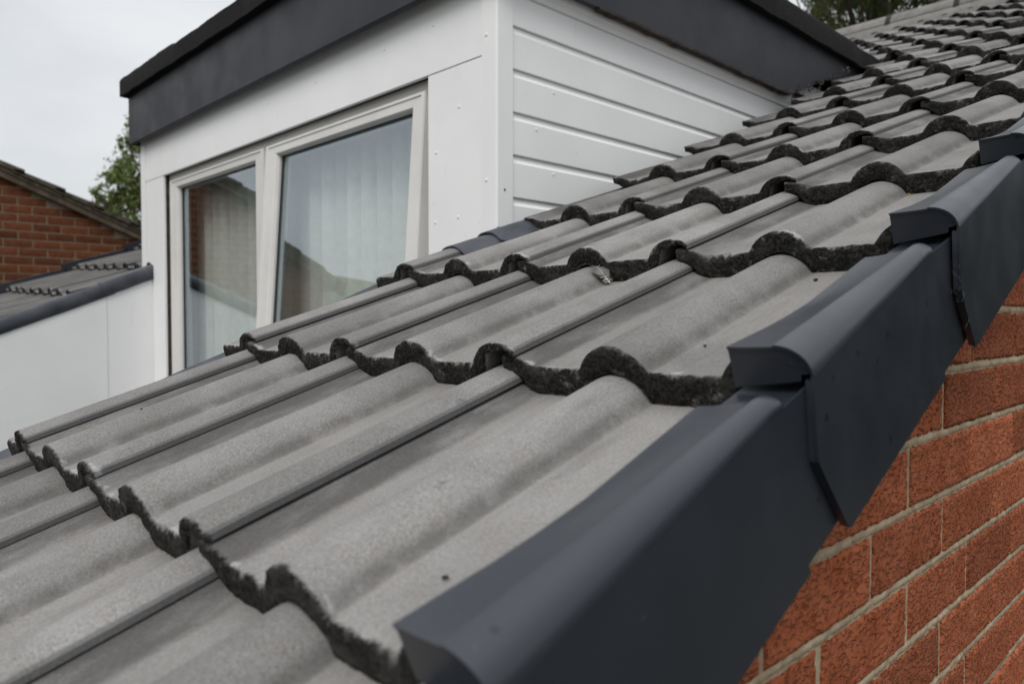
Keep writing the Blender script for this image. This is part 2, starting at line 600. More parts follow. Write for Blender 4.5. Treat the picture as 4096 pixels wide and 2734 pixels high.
M = dict(
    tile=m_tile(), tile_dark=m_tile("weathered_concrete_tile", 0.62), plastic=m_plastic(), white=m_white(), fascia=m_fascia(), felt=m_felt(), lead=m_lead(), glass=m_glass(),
    brick=m_brick("red_rustic_brick", (0.275, 0.074, 0.030), (0.335, 0.106, 0.050), (0.060, 0.018, 0.009)),
    brick_n=m_brick("brown_brick", (0.120, 0.036, 0.013), (0.150, 0.056, 0.026), (0.04, 0.022, 0.016), False),
    mortar=m_plain("mortar", (0.30, 0.225, 0.145), (0.43, 0.345, 0.24), 40, 0.95, 0.7, 0.002, 220, 0.15, False),
    mortar_n=m_plain("mortar_pale", (0.18, 0.135, 0.095), (0.23, 0.18, 0.13), 30, 0.95, 0.3, 0.002, 220, 0.15, False),
    brickwork=m_brickfar(),
    brickwork_red=m_brickfar("red_brickwork", (0.30, 0.085, 0.036, 1), (0.25, 0.070, 0.030, 1), (0.36, 0.28, 0.19, 1)),
    deck=m_plain("roof_underlay", (0.02, 0.02, 0.02), (0.03, 0.03, 0.03), 8, 0.9),
    black=m_plain("black_gap", (0.012, 0.012, 0.012), (0.02, 0.02, 0.02), 8, 0.8),
    gasket=m_plain("dark_gasket", (0.02, 0.02, 0.022), (0.03, 0.03, 0.03), 8, 0.6),
    spacer=m_plain("glazing_spacer", (0.22, 0.25, 0.27), (0.27, 0.30, 0.32), 8, 0.4),
    timber=m_plain("bare_timber", (0.22, 0.13, 0.05), (0.30, 0.19, 0.09), 25, 0.8),
    upvc=m_plain("aged_upvc", (0.60, 0.585, 0.56), (0.66, 0.645, 0.62), 6, 0.4, 0.05, 0.001, 40, 0.4),
    blind=m_plain("blind_fabric", (0.62, 0.60, 0.55), (0.70, 0.68, 0.63), 30, 0.8, 0.1, 0.001, 300, 0.2, True, 0.06),
    room=m_plain("room_plaster", (0.60, 0.57, 0.52), (0.66, 0.63, 0.58), 3, 0.9),
    ntile=m_plain("weathered_tile", (0.045, 0.038, 0.030), (0.125, 0.105, 0.075), 18, 0.95, 0.6, 0.004, 60, 0.2, True, 0.2),
    cloak=m_plain("weathered_undercloak", (0.065, 0.050, 0.034), (0.125, 0.100, 0.070), 14, 0.95, 0.5, 0.004, 60, 0.2),
    ridge=m_plain("ridge_concrete", (0.150, 0.143, 0.134), (0.200, 0.192, 0.180), 16, 0.93, 0.3, 0.0015, 260, 0.25, True, 0.06),
    grass=m_plain("worn_ground", (0.045, 0.048, 0.038), (0.075, 0.073, 0.062), 2.5, 0.95, 0.5, 0.03, 30, 0.2, False),
    hill=m_plain("hill_pasture", (0.055, 0.085, 0.045), (0.085, 0.105, 0.06), 0.02, 0.95, 0.2, 0.5, 0.3, 0.1, False),
    leaf=m_leaf("birch_leaf", (0.105, 0.150, 0.034), (0.170, 0.200, 0.060)),
    needle=m_leaf("pine_foliage", (0.065, 0.098, 0.026), (0.125, 0.135, 0.045), 0.35),
    hedge=m_leaf("unseen_hedge_foliage", (0.018, 0.024, 0.012), (0.030, 0.036, 0.018), 0.1),
    bark=m_plain("bark", (0.06, 0.045, 0.035), (0.12, 0.10, 0.085), 12, 0.95, 0.6, 0.01, 40),
    feather=m_plain("feather_down", (0.36, 0.33, 0.31), (0.48, 0.45, 0.42), 60, 0.8),
    feather_d=m_plain("feather_grey", (0.075, 0.072, 0.070), (0.16, 0.155, 0.15), 120, 0.8),
    quill=m_plain("feather_quill", (0.42, 0.38, 0.34), (0.5, 0.46, 0.42), 60, 0.5),
    seed=m_plain("dark_seed", (0.02, 0.015, 0.012), (0.04, 0.03, 0.02), 60, 0.8),
    straw=m_plain("dry_needle", (0.28, 0.16, 0.05), (0.36, 0.24, 0.09), 60, 0.7),
    web=m_plain("spider_silk", (0.6, 0.6, 0.6), (0.7, 0.7, 0.7), 60, 0.5),
    ply=m_plain("aged_wood_edge", (0.016, 0.013, 0.011), (0.060, 0.045, 0.034), 30, 0.9),
)

# ------------------------------------------------------------------ ground, hills
GZ = -3.1
bm_ = MB()
N = 40
rows = []
for i in range(N + 1):
    rows.append([(-900 + 1800 * j / N, -900 + 1800 * i / N, GZ) for j in range(N + 1)])
bm_.grid(rows)
ground = bm_.build("ground", M["grass"])
tag(ground, "flat green ground around the houses", kind="structure")

hb = MB()
rows = []
for i in range(60):
    a = R(192 + 110 * i / 59)           # a band of hills towards the valley
    row = []
    for j, rr in enumerate((320, 380, 450, 540, 650)):
        top = (0.0, 42, 78, 94, 56)[j]
        hh = GZ - 1 + top * (0.72 + 0.5 * noise.noise((math.cos(a) * 2.6, math.sin(a) * 2.6, j * 0.3)))
        row.append((rr * math.cos(a), rr * math.sin(a), hh))
    rows.append(row)
hb.grid(rows)
hills = hb.build("hills", M["hill"], smooth=True, fixn=True)
tag(hills, "low green hills beyond the houses", kind="structure")

# ------------------------------------------------------------------ the house: roof decks and wall
house = empty("brick_house", (0.0, 0.0, GZ), "red brick house under grey double roman roof tiles with dark verge trim", "house")


def slab(mb, X0, X1, s0, s1, h0, h1, mi=0):
    P = [RP(x, s, h) for h in (h0, h1) for (x, s) in ((X0, s0), (X1, s0), (X1, s1), (X0, s1))]
    i = len(mb.v)
    mb.v += P
    mb.f += [(i, i + 3, i + 2, i + 1), (i + 4, i + 5, i + 6, i + 7), (i, i + 1, i + 5, i + 4),
             (i + 1, i + 2, i + 6, i + 5), (i + 2, i + 3, i + 7, i + 6), (i + 3, i, i + 4, i + 7)]
    mb.m += [mi] * 6


XV = -4.15                      # far verge
SR = 5.92                       # ridge
N_LOW = -3
db = MB()
slab(db, -0.87, 0.138, N_LOW * G + 0.06, SR, -0.13, -0.085)
slab(db, XV + 0.03, -0.871, 3.30, SR, -0.13, -0.0851)
slab(db, XV + 0.03, -3.08, N_LOW * G + 0.06, 3.299, -0.13, -0.0852)
roof = db.build("roof", M["deck"], house)
yr, zr = SR * CT, SR * ST
bb = MB()
bb.prism([(0.138, yr, zr - 0.03), (0.138, yr + 6, zr - 0.03 - 6 * math.tan(TH)), (0.138, yr + 6, zr - 0.12 - 6 * math.tan(TH)), (0.138, yr, zr - 0.12)],
         (XV - 0.138, 0, 0))
bb.build("back_roof", M["ntile"], house, fixn=True)

# ------------------------------------------------------------------ roof tiles
PHI = math.atan(0.0290 / G)


def roll(d):
    return (math.sqrt(max(0.0435 ** 2 - d * d, 0)) - 0.0435) * 1.02 if d < 0.0434 else -0.045


def tile_top(x):
    if x < -0.1235:                      # underlock, runs in below the neighbour's roll
        return -0.0125 - (x + 0.142) / 0.0185 * 0.0030
    if x < -0.097:
        u = (x + 0.1235) / 0.0265
        return -0.0155 + (-0.0240 + 0.0155) * (u * 0.75 + 0.25 * u * u * (3 - 2 * u))
    z = -0.0240
    for c in (0.0, 0.15):
        r_ = roll(abs(x - c))
        k = 0.0035                       # fillet
        hmx = max(k - abs(r_ - z), 0) / k
        z = max(r_, z) + hmx * hmx * k * 0.25
    return z


def tile_bot(x):
    if x < -0.097:
        return max(roll(abs(x + 0.15)) - 0.0268, -0.0528)
    if x > 0.128:                        # hollow roll with a thin overlapping lip
        u = min((x - 0.128) / 0.006, 1)
        w = max(0.0, min(1.0, (x - 0.140) / 0.03))
        return tile_top(x) - 0.027 + u * (0.0170 + 0.0045 * w) + (0.0014 * math.sin((x - 0.13) * 420) if 0.138 < x < 0.168 else 0)
    zt = tile_top(x)
    return zt - 0.0262 - 0.0026 * min(1.0, max(0.0, -zt / 0.024))


def tile_mesh(seed, x0=-0.142, x1=0.1765, hi=True, L=0.40):
    rnd = random.Random(seed)
    off = Vector((rnd.uniform(-50, 50), rnd.uniform(-50, 50), rnd.uniform(-50, 50)))
    nx = int((x1 - x0) / (0.0026 if hi else 0.0065))
    xs = [x0 + (x1 - x0) * i / nx for i in range(nx + 1)]
    for c in (-0.1235, -0.097, 0.128, 0.134):
        if x0 < c < x1:
            k = min(range(len(xs)), key=lambda q: abs(xs[q] - c))
            xs[k] = c
    ys = [0.0, 0.0025, 0.006, 0.011, 0.018, 0.04, 0.1, 0.2, 0.3, L] if hi else [0, 0.006, 0.02, 0.2, L]
    nz = 7 if hi else 3

    def fr(x, z, sc, o=0.0):
        return noise.fractal(Vector((x * sc, z * sc, o)) + off, 0.8, 2.1, 4)

    rows = []
    chip = {}
    for i, x in enumerate(xs):
        a = fr(x, 0, 70) * 0.0020 + fr(x, 0, 240, 3) * 0.0016
        chip[i] = a + max(0, fr(x, 0, 28, 9) - 0.35) * 0.011
    # underside from the head to the nose, nose face, top surface to the head: one strip of rows
    for y in reversed(ys[1:]):
        rows.append([(x, y, tile_bot(x)) for x in xs])
    for j in range(nz + 1):
        u = j / nz
        row = []
        for i, x in enumerate(xs):
            zt, zb = tile_top(x), tile_bot(x)
            z = zb + (zt - zb) * u
            e = 4 * u * (1 - u)
            y = -0.0006 * e + fr(x, z, 90, 5) * 0.0012 + fr(x, z, 320, 7) * 0.0010
            if j == nz:
                y = max(chip[i], -0.002) + 0.0012
                z -= max(0.0, fr(x, 0, 120, 2)) * 0.0016 + 0.0005
            if j == nz - 1:
                y += max(chip[i], 0) * 0.5
            if j == 0:
                y += 0.001 + abs(fr(x, 0, 110, 4)) * 0.002
                z += fr(x, 0, 130, 6) * 0.0010
            row.append((x, y, z))
        rows.append(row)
    for k, y in enumerate(ys[1:]):
        damp = max(0, 1 - y / 0.02)
        row = []
        for i, x in enumerate(xs):
            zz = tile_top(x) + fr(x, y, 35, 1) * 0.00045
            if k < 3:
                zz -= damp * max(0, fr(x, y, 140, 2)) * 0.0010
            row.append((x, y + max(chip[i], 0) * damp * 0.9, zz))
        rows.append(row)
    mb = MB()
    mb.grid(rows, flip=False)
    n = len(xs)
    nr = len(rows)
    # side ends and head
    mb.f.append(tuple(r_ * n for r_ in range(nr))[::-1])
    mb.m.append(0)
    mb.f.append(tuple(r_ * n + n - 1 for r_ in range(nr)))
    mb.m.append(0)
    for i in range(n - 1):
        mb.f.append((i, (nr - 1) * n + i, (nr - 1) * n + i + 1, i + 1))
        mb.m.append(0)
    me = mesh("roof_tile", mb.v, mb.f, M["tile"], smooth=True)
    import bmesh
    b = bmesh.new()
    b.from_mesh(me)
    bmesh.ops.recalc_face_normals(b, faces=b.faces)
    b.to_mesh(me)
    b.free()
    try:
        me.set_sharp_from_angle(angle=R(42))
    except Exception:
        pass
    return me


HI = [tile_mesh(k) for k in range(9)]
LO = [tile_mesh(50 + k, hi=False) for k in range(4)]
CUT = [tile_mesh(80 + k, x0=0.047) for k in range(3)]
DK = [tile_mesh(60 + k, hi=False) for k in range(4)]
for _m in DK:
    _m.materials[0] = M["tile_dark"]


def put_tile(me, Xc, n, dh=0.0, rollt=0.0, jit=1.0, name="roof_tile", parent=None):
    rr = random
    s = n * G + rr.uniform(-0.0045, 0.0045) * jit
    loc = RP(Xc + rr.uniform(-0.001, 0.001) * jit, s, dh + rr.uniform(-0.001, 0.001) * jit)
    y = Vector((0, CT, ST)) * math.cos(PHI) - Vector((0, -ST, CT)) * math.sin(PHI)
    x = Vector((1, 0, rollt)).normalized()
    z = x.cross(y).normalized()
    x = y.cross(z)
    mw = Matrix(((x.x, y.x, z.x, loc.x), (x.y, y.y, z.y, loc.y), (x.z, y.z, z.z, loc.z), (0, 0, 0, 1)))
    mw = mw @ Matrix.Rotation(rr.uniform(-0.007, 0.007) * jit, 4, 'Z') @ Matrix.Rotation(rr.uniform(-0.007, 0.007) * jit, 4, 'Y')
    return link(name, me, parent or roof, mw)


for n in range(N_LOW, 18):
    cols = [0.0, -0.3, -0.6]
    for ci, Xc in enumerate(cols):
        put_tile(HI[(n * 4 + ci * 5) % 9] if n < 9 else LO[(n + ci) % 4], Xc, n)
    if n <= 2:
        put_tile(CUT[n % 3], -0.9, n)
    if n >= 10:
        for q in range(11):
            put_tile(LO[(n * 3 + q) % 4], -0.9 - 0.3 * q, n)
    if n < 10 and n >= -1:
        for q in range(4):
            Xc = -3.22 - 0.3 * q
            put_tile(DK[(n + q * 3) % 4], Xc, n, dh=0.02 + (-3.1 - Xc) * 0.045, rollt=-0.045)

# left roof verge: dark end caps on every course
for n in range(-1, 10):
    mb = MB()
    a, b = n * G - 0.03, n * G + 0.30
    hh = 0.02 + 1.15 * 0.045
    P = [RP(XV - 0.16, a, hh + 0.014), RP(XV - 0.085, a, hh + 0.014), RP(XV - 0.085, a, hh - 0.05), RP(XV - 0.16, a, hh - 0.12)]
    mb.prism(P, RP(0, b - a, -0.026) - RP(0, 0, 0))
    mb.build("verge_cap", M["plastic"], house, fixn=True)

# ridge tiles with dark joint strips
RX = [0.148 - 0.43 * k for k in range(11)]
for k in range(10):
    mb = MB()
    rows = []
    x0, x1 = RX[k] - 0.006, RX[k + 1] + 0.006
    for x in (x0, x0 - 0.01, x1 + 0.01, x1):
        row = []
        rr = 0.118 if x not in (x0, x1) else 0.114
        for j in range(17):
            a = math.pi * (0.06 + 0.88 * j / 16)
            row.append((x, yr + 0.01 - math.cos(a) * rr, zr - 0.028 + math.sin(a) * rr * 0.9))
        for j in range(16, -1, -1):
            a = math.pi * (0.06 + 0.88 * j / 16)
            row.append((x, yr + 0.01 - math.cos(a) * (rr - 0.018), zr - 0.028 + math.sin(a) * (rr - 0.018) * 0.9))
        rows.append(row)
    mb.grid(rows, closed=True)
    nn = 34
    mb.f.append(tuple(range(nn)))
    mb.m.append(0)
    mb.f.append(tuple(range(3 * nn, 4 * nn))[::-1])
    mb.m.append(0)
    mb.build("ridge_tile", M["ridge"], roof, smooth=True, auto=R(40), fixn=True)
    mb = MB()
    row2 = []
    for x in (x1 + 0.012, x1 - 0.022):
        row2.append([(x, yr + 0.01 - math.cos(math.pi * (0.04 + 0.92 * j / 16)) * 0.122, zr - 0.028 + math.sin(math.pi * (0.04 + 0.92 * j / 16)) * 0.122 * 0.9) for j in range(17)])
    row2.append([(x1 - 0.022, yr + 0.01 - math.cos(math.pi * (0.04 + 0.92 * j / 16)) * 0.108, zr - 0.028 + math.sin(math.pi * (0.04 + 0.92 * j / 16)) * 0.108 * 0.9) for j in range(17)])
    mb.grid(row2)
    mb.build("ridge_union", M["black"], roof, fixn=True)

# mortar bedding below the ridge tiles
mb = MB()
rows = []
for i in range(90):
    x = 0.14 - 4.3 * i / 89
    w_ = noise.noise(Vector((x * 12, 3, 1))) * 0.006
    rows.append([RP(x, SR - 0.165 + w_, -0.045), RP(x, SR - 0.150 + w_, -0.012 + w_), RP(x, SR - 0.10, 0.028), RP(x, SR - 0.05, 0.03)])
mb.grid(rows)
mb.build("ridge_bedding", M["ridge"], roof, smooth=True)

# ------------------------------------------------------------------ verge caps (dry verge units along the gable)
def lerp_tab(tab, u):
    for (a, va), (b, vb) in zip(tab, tab[1:]):
        if u <= b:
            t = (u - a) / (b - a)
            t = t * t * (3 - 2 * t) if False else t
            return va + (vb - va) * t
    return tab[-1][1]


INNER = [(0, 0.0160), (0.03, 0.0112), (0.065, 0.0055), (0.10, 0.0010), (0.14, -0.003), (0.19, -0.0045), (0.27, -0.0065)]


def flare(x, u):
    """each unit stands off a little at its front so that it laps over the one below"""
    w = max(0.0, min(1.0, (x - 0.150) / 0.045))
    return x + (0.0035 - 0.0085 * u / 0.34) * w


def cap_section(u, off=0.0):
    """points across the cover at distance u up the slope from its front edge"""
    fold = 0.0185 - 0.058 * u
    inn = lerp_tab(INNER, u)
    pts = []
    xi, xf = 0.1405 + off * 0.2, 0.1755 + 0.0135 * (u / 0.272)
    for j in range(9):
        t = j / 8
        hgt = inn + (fold - inn) * (t ** 1.5)
        pts.append((xi + (xf - 0.0006 - xi) * t, hgt - off - 0.0042 * t * (min(1.0, 0.3 + u * 9))))
    rx0 = 0.2 - xf
    rx, rh = rx0 - off, rx0 * 0.95 - off
    for j in range(0, 9):
        a = math.pi / 2 * j / 8
        pts.append((xf + rx * math.sin(a), fold - rx0 * 0.95 + rh * math.cos(a)))
    return pts


CAP_L = 0.272


def make_cap():
    us = [0, 0.003, 0.015, 0.03, 0.045, 0.065, 0.085, 0.10, 0.12, 0.14, 0.165, 0.19, 0.215, 0.24, 0.258, 0.268, 0.272]
    TK = 0.0022
    mb = MB()
    top, bot = [], []
    for u in us:
        skew = lambda x: u + (x - 0.1405) / 0.06 * 0.014 * (u / CAP_L)
        sec, sec2 = cap_section(u), cap_section(u, TK)
        tip = max(0.0, (u - 0.258) / 0.014) ** 2
        top.append([(flare(x, u), skew(x), h - tip * 0.003 * (1 if x > 0.185 else 0.2)) for x, h in sec])
        bot.append([(flare(x, u), skew(x), h - 0.0001 - tip * 0.003 * (1 if x > 0.185 else 0.2)) for x, h in sec2])
    rows = [t + b[::-1] for t, b in zip(top, bot)]
    mb.grid(rows, closed=True)
    nn = len(rows[0])
    half = nn // 2
    for e, rev in ((0, False), (len(rows) - 1, True)):
        for j in range(half - 1):
            q = (e * nn + j, e * nn + j + 1, e * nn + nn - 2 - j, e * nn + nn - 1 - j)
            mb.f.append(q if rev else q[::-1])
            mb.m.append(0)
    cover = mesh("cover", mb.v, mb.f, M["plastic"], smooth=True, auto=R(38))

    # side plate: columns of points, the front edge raked, the tail running on below the next unit
    mb = MB()
    lowf = [(0.0, 0.0), (-0.006, -0.028), (-0.014, -0.064), (-0.0105, -0.074), (0.016, -0.137), (0.019, -0.140)]
    ht = lambda u: 0.0185 - 0.058 * u - (0.2 - (0.1755 + 0.0135 * min(u, 0.272) / 0.272)) * 0.95 if u <= 0.2861 else -0.0105 - 0.085 * (u - 0.286)
    outl = []
    for u, dh in lowf:
        outl.append((u, dh + ht(0) if dh == 0.0 else dh))
    outl += [(0.283, -0.140), (0.2815, -0.1325), (0.38, -0.1325)]
    topu = [0.38, 0.33, 0.288, 0.2860, 0.23, 0.17, 0.11, 0.05]
    outl += [(u, ht(u) + (0.0015 if u <= 0.2861 else 0)) for u in topu]
    P = [(flare(0.2, u), u, h) for u, h in outl]
    n = len(P)
    i0 = len(mb.v)
    mb.v += [Vector(p) for p in P] + [Vector(p) - Vector((0.0024, 0, 0)) for p in P]
    mb.f.append(tuple(range(i0, i0 + n)))
    mb.f.append(tuple(range(i0 + n, i0 + 2 * n))[::-1])
    for k in range(n):
        k2 = (k + 1) % n
        mb.f.append((i0 + k, i0 + n + k, i0 + n + k2, i0 + k2))
    mb.m += [0] * (n + 2)
    side = mesh("side_plate", mb.v, mb.f, M["plastic"])
    # returned lip behind the front edge of the side plate
    lp = MB()
    F = 0.2035
    for (u0, h0), (u1, h1) in zip(lowf[:4], lowf[1:5]):
        h0 = ht(0) - 0.003 if h0 == 0.0 else h0
        for (xa, xb, d0, d1) in ((F - 0.0024, F - 0.0066, 0.0, 0.0022),):
            q = [(xa, u0 + d0, h0), (xb, u0 + d0, h0), (xb, u1 + d0, h1), (xa, u1 + d0, h1)]
            lp.prism(q, (0, d1, 0))
    lipm = mesh("front_lip", lp.v, lp.f, M["plastic"])

    # end plate closing the front of the cover
    mb = MB()
    sec = [(flare(x, 0), h) for x, h in cap_section(0.0, 0.0026)]
    prof = sec[:-1] + [(0.2006, -0.0005), (0.1990, -0.0034), (0.1940, -0.0040), (0.1932, -0.0090), (0.1905, -0.0098), (0.1412, -0.0174)]
    mb.prism([(x, 0.0010, h) for x, h in prof], (0, 0.0022, 0))
    end = mesh("end_plate", mb.v, mb.f, M["plastic"])

    # tongue that runs on below the next cap
    mb = MB()
    mb.grid([[(0.1410, 0.250, -0.0160), (0.165, 0.252, -0.0150), (0.1935, 0.255, -0.0145)], [(0.1410, 0.375, -0.0250), (0.165, 0.375, -0.0240), (0.1925, 0.375, -0.0225)],
             [(0.1405, 0.375, -0.0280), (0.165, 0.375, -0.0270), (0.1925, 0.375, -0.0255)], [(0.1405, 0.250, -0.0190), (0.165, 0.252, -0.0180), (0.1935, 0.255, -0.0175)]], closed=False)
    tong = mesh("tongue", mb.v, mb.f, M["plastic"])
    return cover, side, end, tong, lipm


CAPM = make_cap()
CAP_OFF = {0: 0.018, 1: 0.0, 2: 0.004}
for n in range(N_LOW, 17):
    s = n * G - 0.031 + CAP_OFF.get(n, 0.0) + random.uniform(-0.001, 0.001)
    loc = RP(random.uniform(-0.0006, 0.0006), s, 0.0)
    mw = Matrix(((1, 0, 0, loc.x), (0, CT, -ST, loc.y), (0, ST, CT, loc.z), (0, 0, 0, 1)))
    cap = link("verge_cap", CAPM[0], house, mw)
    for nm, me in (("side_plate", CAPM[1]), ("end_plate", CAPM[2]), ("tongue", CAPM[3]), ("front_lip", CAPM[4])):
        link(nm, me, cap, mw)

# ------------------------------------------------------------------ gable wall of separate bricks
XW = 0.145
wb = MB()
outl = [(-1.6, GZ), (11.6, GZ), (11.6, -0.2), (yr, zr - 0.13), (-1.6, -1.6 * math.tan(TH) - 0.13)]
wb.prism([(XW - 0.0022, y, z) for y, z in outl], (-0.25, 0, 0))
wall = wb.build("gable_wall", M["mortar"], house, fixn=True)


# brickwork beyond the bricks that are built singly
fw = MB()
fw.prism([(XW, 1.775, GZ), (XW, 11.5, GZ), (XW, 11.5, -0.25), (XW, yr, zr - 0.15), (XW, 1.775, 1.775 * math.tan(TH) - 0.15)], (-0.02, 0, 0))
fw.prism([(XW, -1.55, GZ), (XW, 1.7745, GZ), (XW, 1.7745, -0.80), (XW, -1.55, -0.80)], (-0.02, 0, 0))
fw.build("brickwork", M["brickwork_red"], house, fixn=True)


def brick_mesh(seed, w=0.215, hgt=0.0645, d=0.03, rough=1.0, nu=30, nv=10, mat="brick"):
    rnd = random.Random(seed)
    off = Vector((rnd.uniform(-90, 90), rnd.uniform(-90, 90), 0))
    rows = []
    for j in range(nv + 1):
        row = []
        for i in range(nu + 1):
            u, v = i / nu, j / nv
            y, z = (u - 0.5) * w, (v - 0.5) * hgt
            q = Vector((y * 45, z * 45, 0)) + off
            x = noise.fractal(q, 0.7, 2.2, 4) * 0.0010 * rough + 0.0012
            cr = noise.fractal(Vector((y * 130, z * 210, 3)) + off, 0.9, 2.1, 3)
            ar = 0.5 + 0.9 * noise.noise(Vector((y * 22, z * 30, 8)) + off)
            x -= max(0, cr - 0.05) * 0.0042 * rough * max(0.15, ar)
            e = min(u * w, (1 - u) * w, v * hgt, (1 - v) * hgt)
            x -= max(0, 0.0030 + 0.0012 * noise.noise(Vector((y * 90, z * 90, 1)) + off) - e) * 1.0
            jy = noise.noise(Vector((y * 120, z * 120, 5)) + off) * 0.0016 * rough
            jz = noise.noise(Vector((y * 120, z * 120, 9)) + off) * 0.0016 * rough
            row.append((x, y + jy, z + jz))
        rows.append(row)
    mb = MB()
    mb.grid(rows)
    # sides running back into the joint
    n = nu + 1
    ring = [i for i in range(n)] + [j * n + nu for j in range(1, nv + 1)] + [nv * n + i for i in range(nu - 1, -1, -1)] + [j * n for j in range(nv - 1, 0, -1)]
    i0 = len(mb.v)
    for k in ring:
        p = mb.v[k]
        mb.v.append(Vector((-d, p.y, p.z)))
    m_ = len(ring)
    for k in range(m_):
        mb.f.append((ring[k], i0 + k, i0 + (k + 1) % m_, ring[(k + 1) % m_]))
        mb.m.append(0)
    me = mesh("brick", mb.v, mb.f, M[mat], smooth=True, auto=R(65))
    return me


BR = [brick_mesh(k, d=0.011, w=0.2135, nu=92, nv=30) for k in range(8)]
Z0 = -0.0597                     # one bed joint height
count = 0
for r_ in range(-9, 12):
    zc = Z0 - 0.075 * r_ - 0.0375
    y_off = 0.556 if r_ % 2 == 0 else 0.661
    k0 = int((-0.1 - y_off) / 0.2225) - 1
    for k in range(k0, k0 + 14):
        yc = y_off + 0.2225 * (k + 0.5)
        if yc < -0.15 or yc > 1.75:
            continue
        lim = yc * math.tan(TH) - 0.075
        if zc > lim or zc < -0.8:
            continue
        mw = Matrix.Translation((XW + random.uniform(-0.0012, 0.0015), yc + random.uniform(-0.002, 0.002), zc + random.uniform(-0.0012, 0.0012)))
        mw = mw @ Matrix.Rotation(random.uniform(-0.006, 0.006), 4, 'X')
        if random.random() < 0.5:
            mw = mw @ Matrix.Rotation(math.pi, 4, 'X')
        link("brick", random.choice(BR), wall, mw)
        count += 1
# pointing: uneven mortar laid in the joints
pb = MB()
for r_ in range(-9, 12):
    zj = Z0 - 0.075 * r_
    rows = []
    for i in range(401):
        y = -0.2 + 2.0 * i / 400
        if zj > y * math.tan(TH) - 0.06:
            continue
        q = Vector((y * 30, zj * 40, 2))
        wv = noise.noise(q) * 0.0013 + noise.noise(q * 5) * 0.0007
        dd = noise.fractal(q * 4, 0.8, 2, 4) * 0.0014
        rows.append([(XW - 0.0052 + dd * 0.3, y, zj + 0.0065 + wv + noise.noise(q * 7) * 0.0012), (XW - 0.0010 + dd, y, zj + 0.003 + wv), (XW - 0.0014 + dd, y, zj - 0.0035 + wv), (XW - 0.0052, y, zj - 0.0068 + wv)])
    if len(rows) > 2:
        pb.grid(rows, flip=True)
pb.build("pointing", M["mortar"], house, smooth=True, fixn=False)

# ------------------------------------------------------------------ dormer
XC, YF = -0.82, 0.943
XL = -3.147                      # left end of the dormer front
dormer = empty("dormer", (-2.0, YF, 0.3), "flat roofed white dormer with dark fascia set into the tiled roof", "dormer")
WX0, WX1, WZ0, WZ1 = -2.890, -1.072, -0.30, 0.757
FB = 0.924                       # fascia bottom
OV = 0.042                       # overhang


def board(name, x0, x1, y0, y1, z0, z1, mat="white", parent=dormer, b=0.0015):
    return MB().box(x0, x1, y0, y1, z0, z1, b=b).build(name, M[mat], parent)


def disc(p, nrm, rad, mat, parent, name="screw", n=8, hgt=0.002):
    nrm = Vector(nrm).normalized()
    a = nrm.orthogonal().normalized()
    b = nrm.cross(a)
    ring = lambda r_, h_: [Vector(p) + a * math.cos(2 * math.pi * k / n) * r_ + b * math.sin(2 * math.pi * k / n) * r_ + nrm * h_ for k in range(n)]
    mb = MB()
    mb.grid([ring(rad, -0.001), ring(rad, hgt * 0.6), ring(rad * 0.6, hgt)], closed=True)
    mb.f.append(tuple(range(2 * n, 3 * n)))
    mb.m.append(0)
    return mb.build(name, M[mat], parent, fixn=True)


# carcass behind the boards
cb = MB()
cb.box(XL + 0.01, WX0, YF + 0.012, YF + 0.14, -0.6, 1.0)
cb.box(WX1, XC - 0.012, YF + 0.012, YF + 0.14, -0.6, 1.0)
cb.box(WX0, WX1, YF + 0.012, YF + 0.14, WZ1, 1.0)
cb.box(WX0, WX1, YF + 0.012, YF + 0.14, -0.6, WZ0)
cb.box(XC - 0.13, XC - 0.012, YF + 0.14, 3.3, 0.2, 1.0)
cb.box(XL + 0.01, XL + 0.13, YF + 0.14, 3.3, 0.0, 1.0)
cb.build("wall", M["ply"], dormer)
rb = MB()
rb.box(XL + 0.13, XC - 0.13, 3.2, 3.3, -0.7, 1.0)
rb.box(XL + 0.13, XC - 0.13, YF + 0.14, 3.2, -0.75, -0.7)
rb.box(XL + 0.13, XL + 0.15, YF + 0.14, 3.2, -0.7, 0.98)
rb.box(XC - 0.15, XC - 0.13, YF + 0.14, 3.2, -0.7, 0.98)
rb.box(XL + 0.13, XC - 0.13, YF + 0.14, 3.2, 0.98, 1.0)
rb.build("room_lining", M["room"], dormer)

hd = board("front_board", XL + 0.0, XC - 0.047, YF, YF + 0.011, WZ1 - 0.002, FB + 0.09)
rbd = board("front_board", WX1 - 0.001, XC - 0.047, YF + 0.0005, YF + 0.0115, -0.5, WZ1 - 0.0035)
lbd = board("front_board", XL + 0.0, WX0, YF + 0.0005, YF + 0.0115, -0.5, WZ1 - 0.0035)
for x, z in ((-2.70, 0.862), (-2.35, 0.862), (-1.93, 0.862), (-1.62, 0.862), (-1.26, 0.866), (-1.05, 0.872)):
    disc((x, YF - 0.0005, z), (0, -1, 0), 0.0029, "white", hd)
for x, z in ((-0.953, 0.655), (-1.045, 0.39), (-0.957, 0.395), (-1.04, 0.56)):
    disc((x, YF + 0.0, z), (0, -1, 0), 0.0029, "white", rbd)
for z in (0.80, 0.46):
    pass
# left edge trim
board("edge_trim", XL - 0.006, XL + 0.05, YF - 0.004, YF + 0.0, 0.36, FB + 0.09)
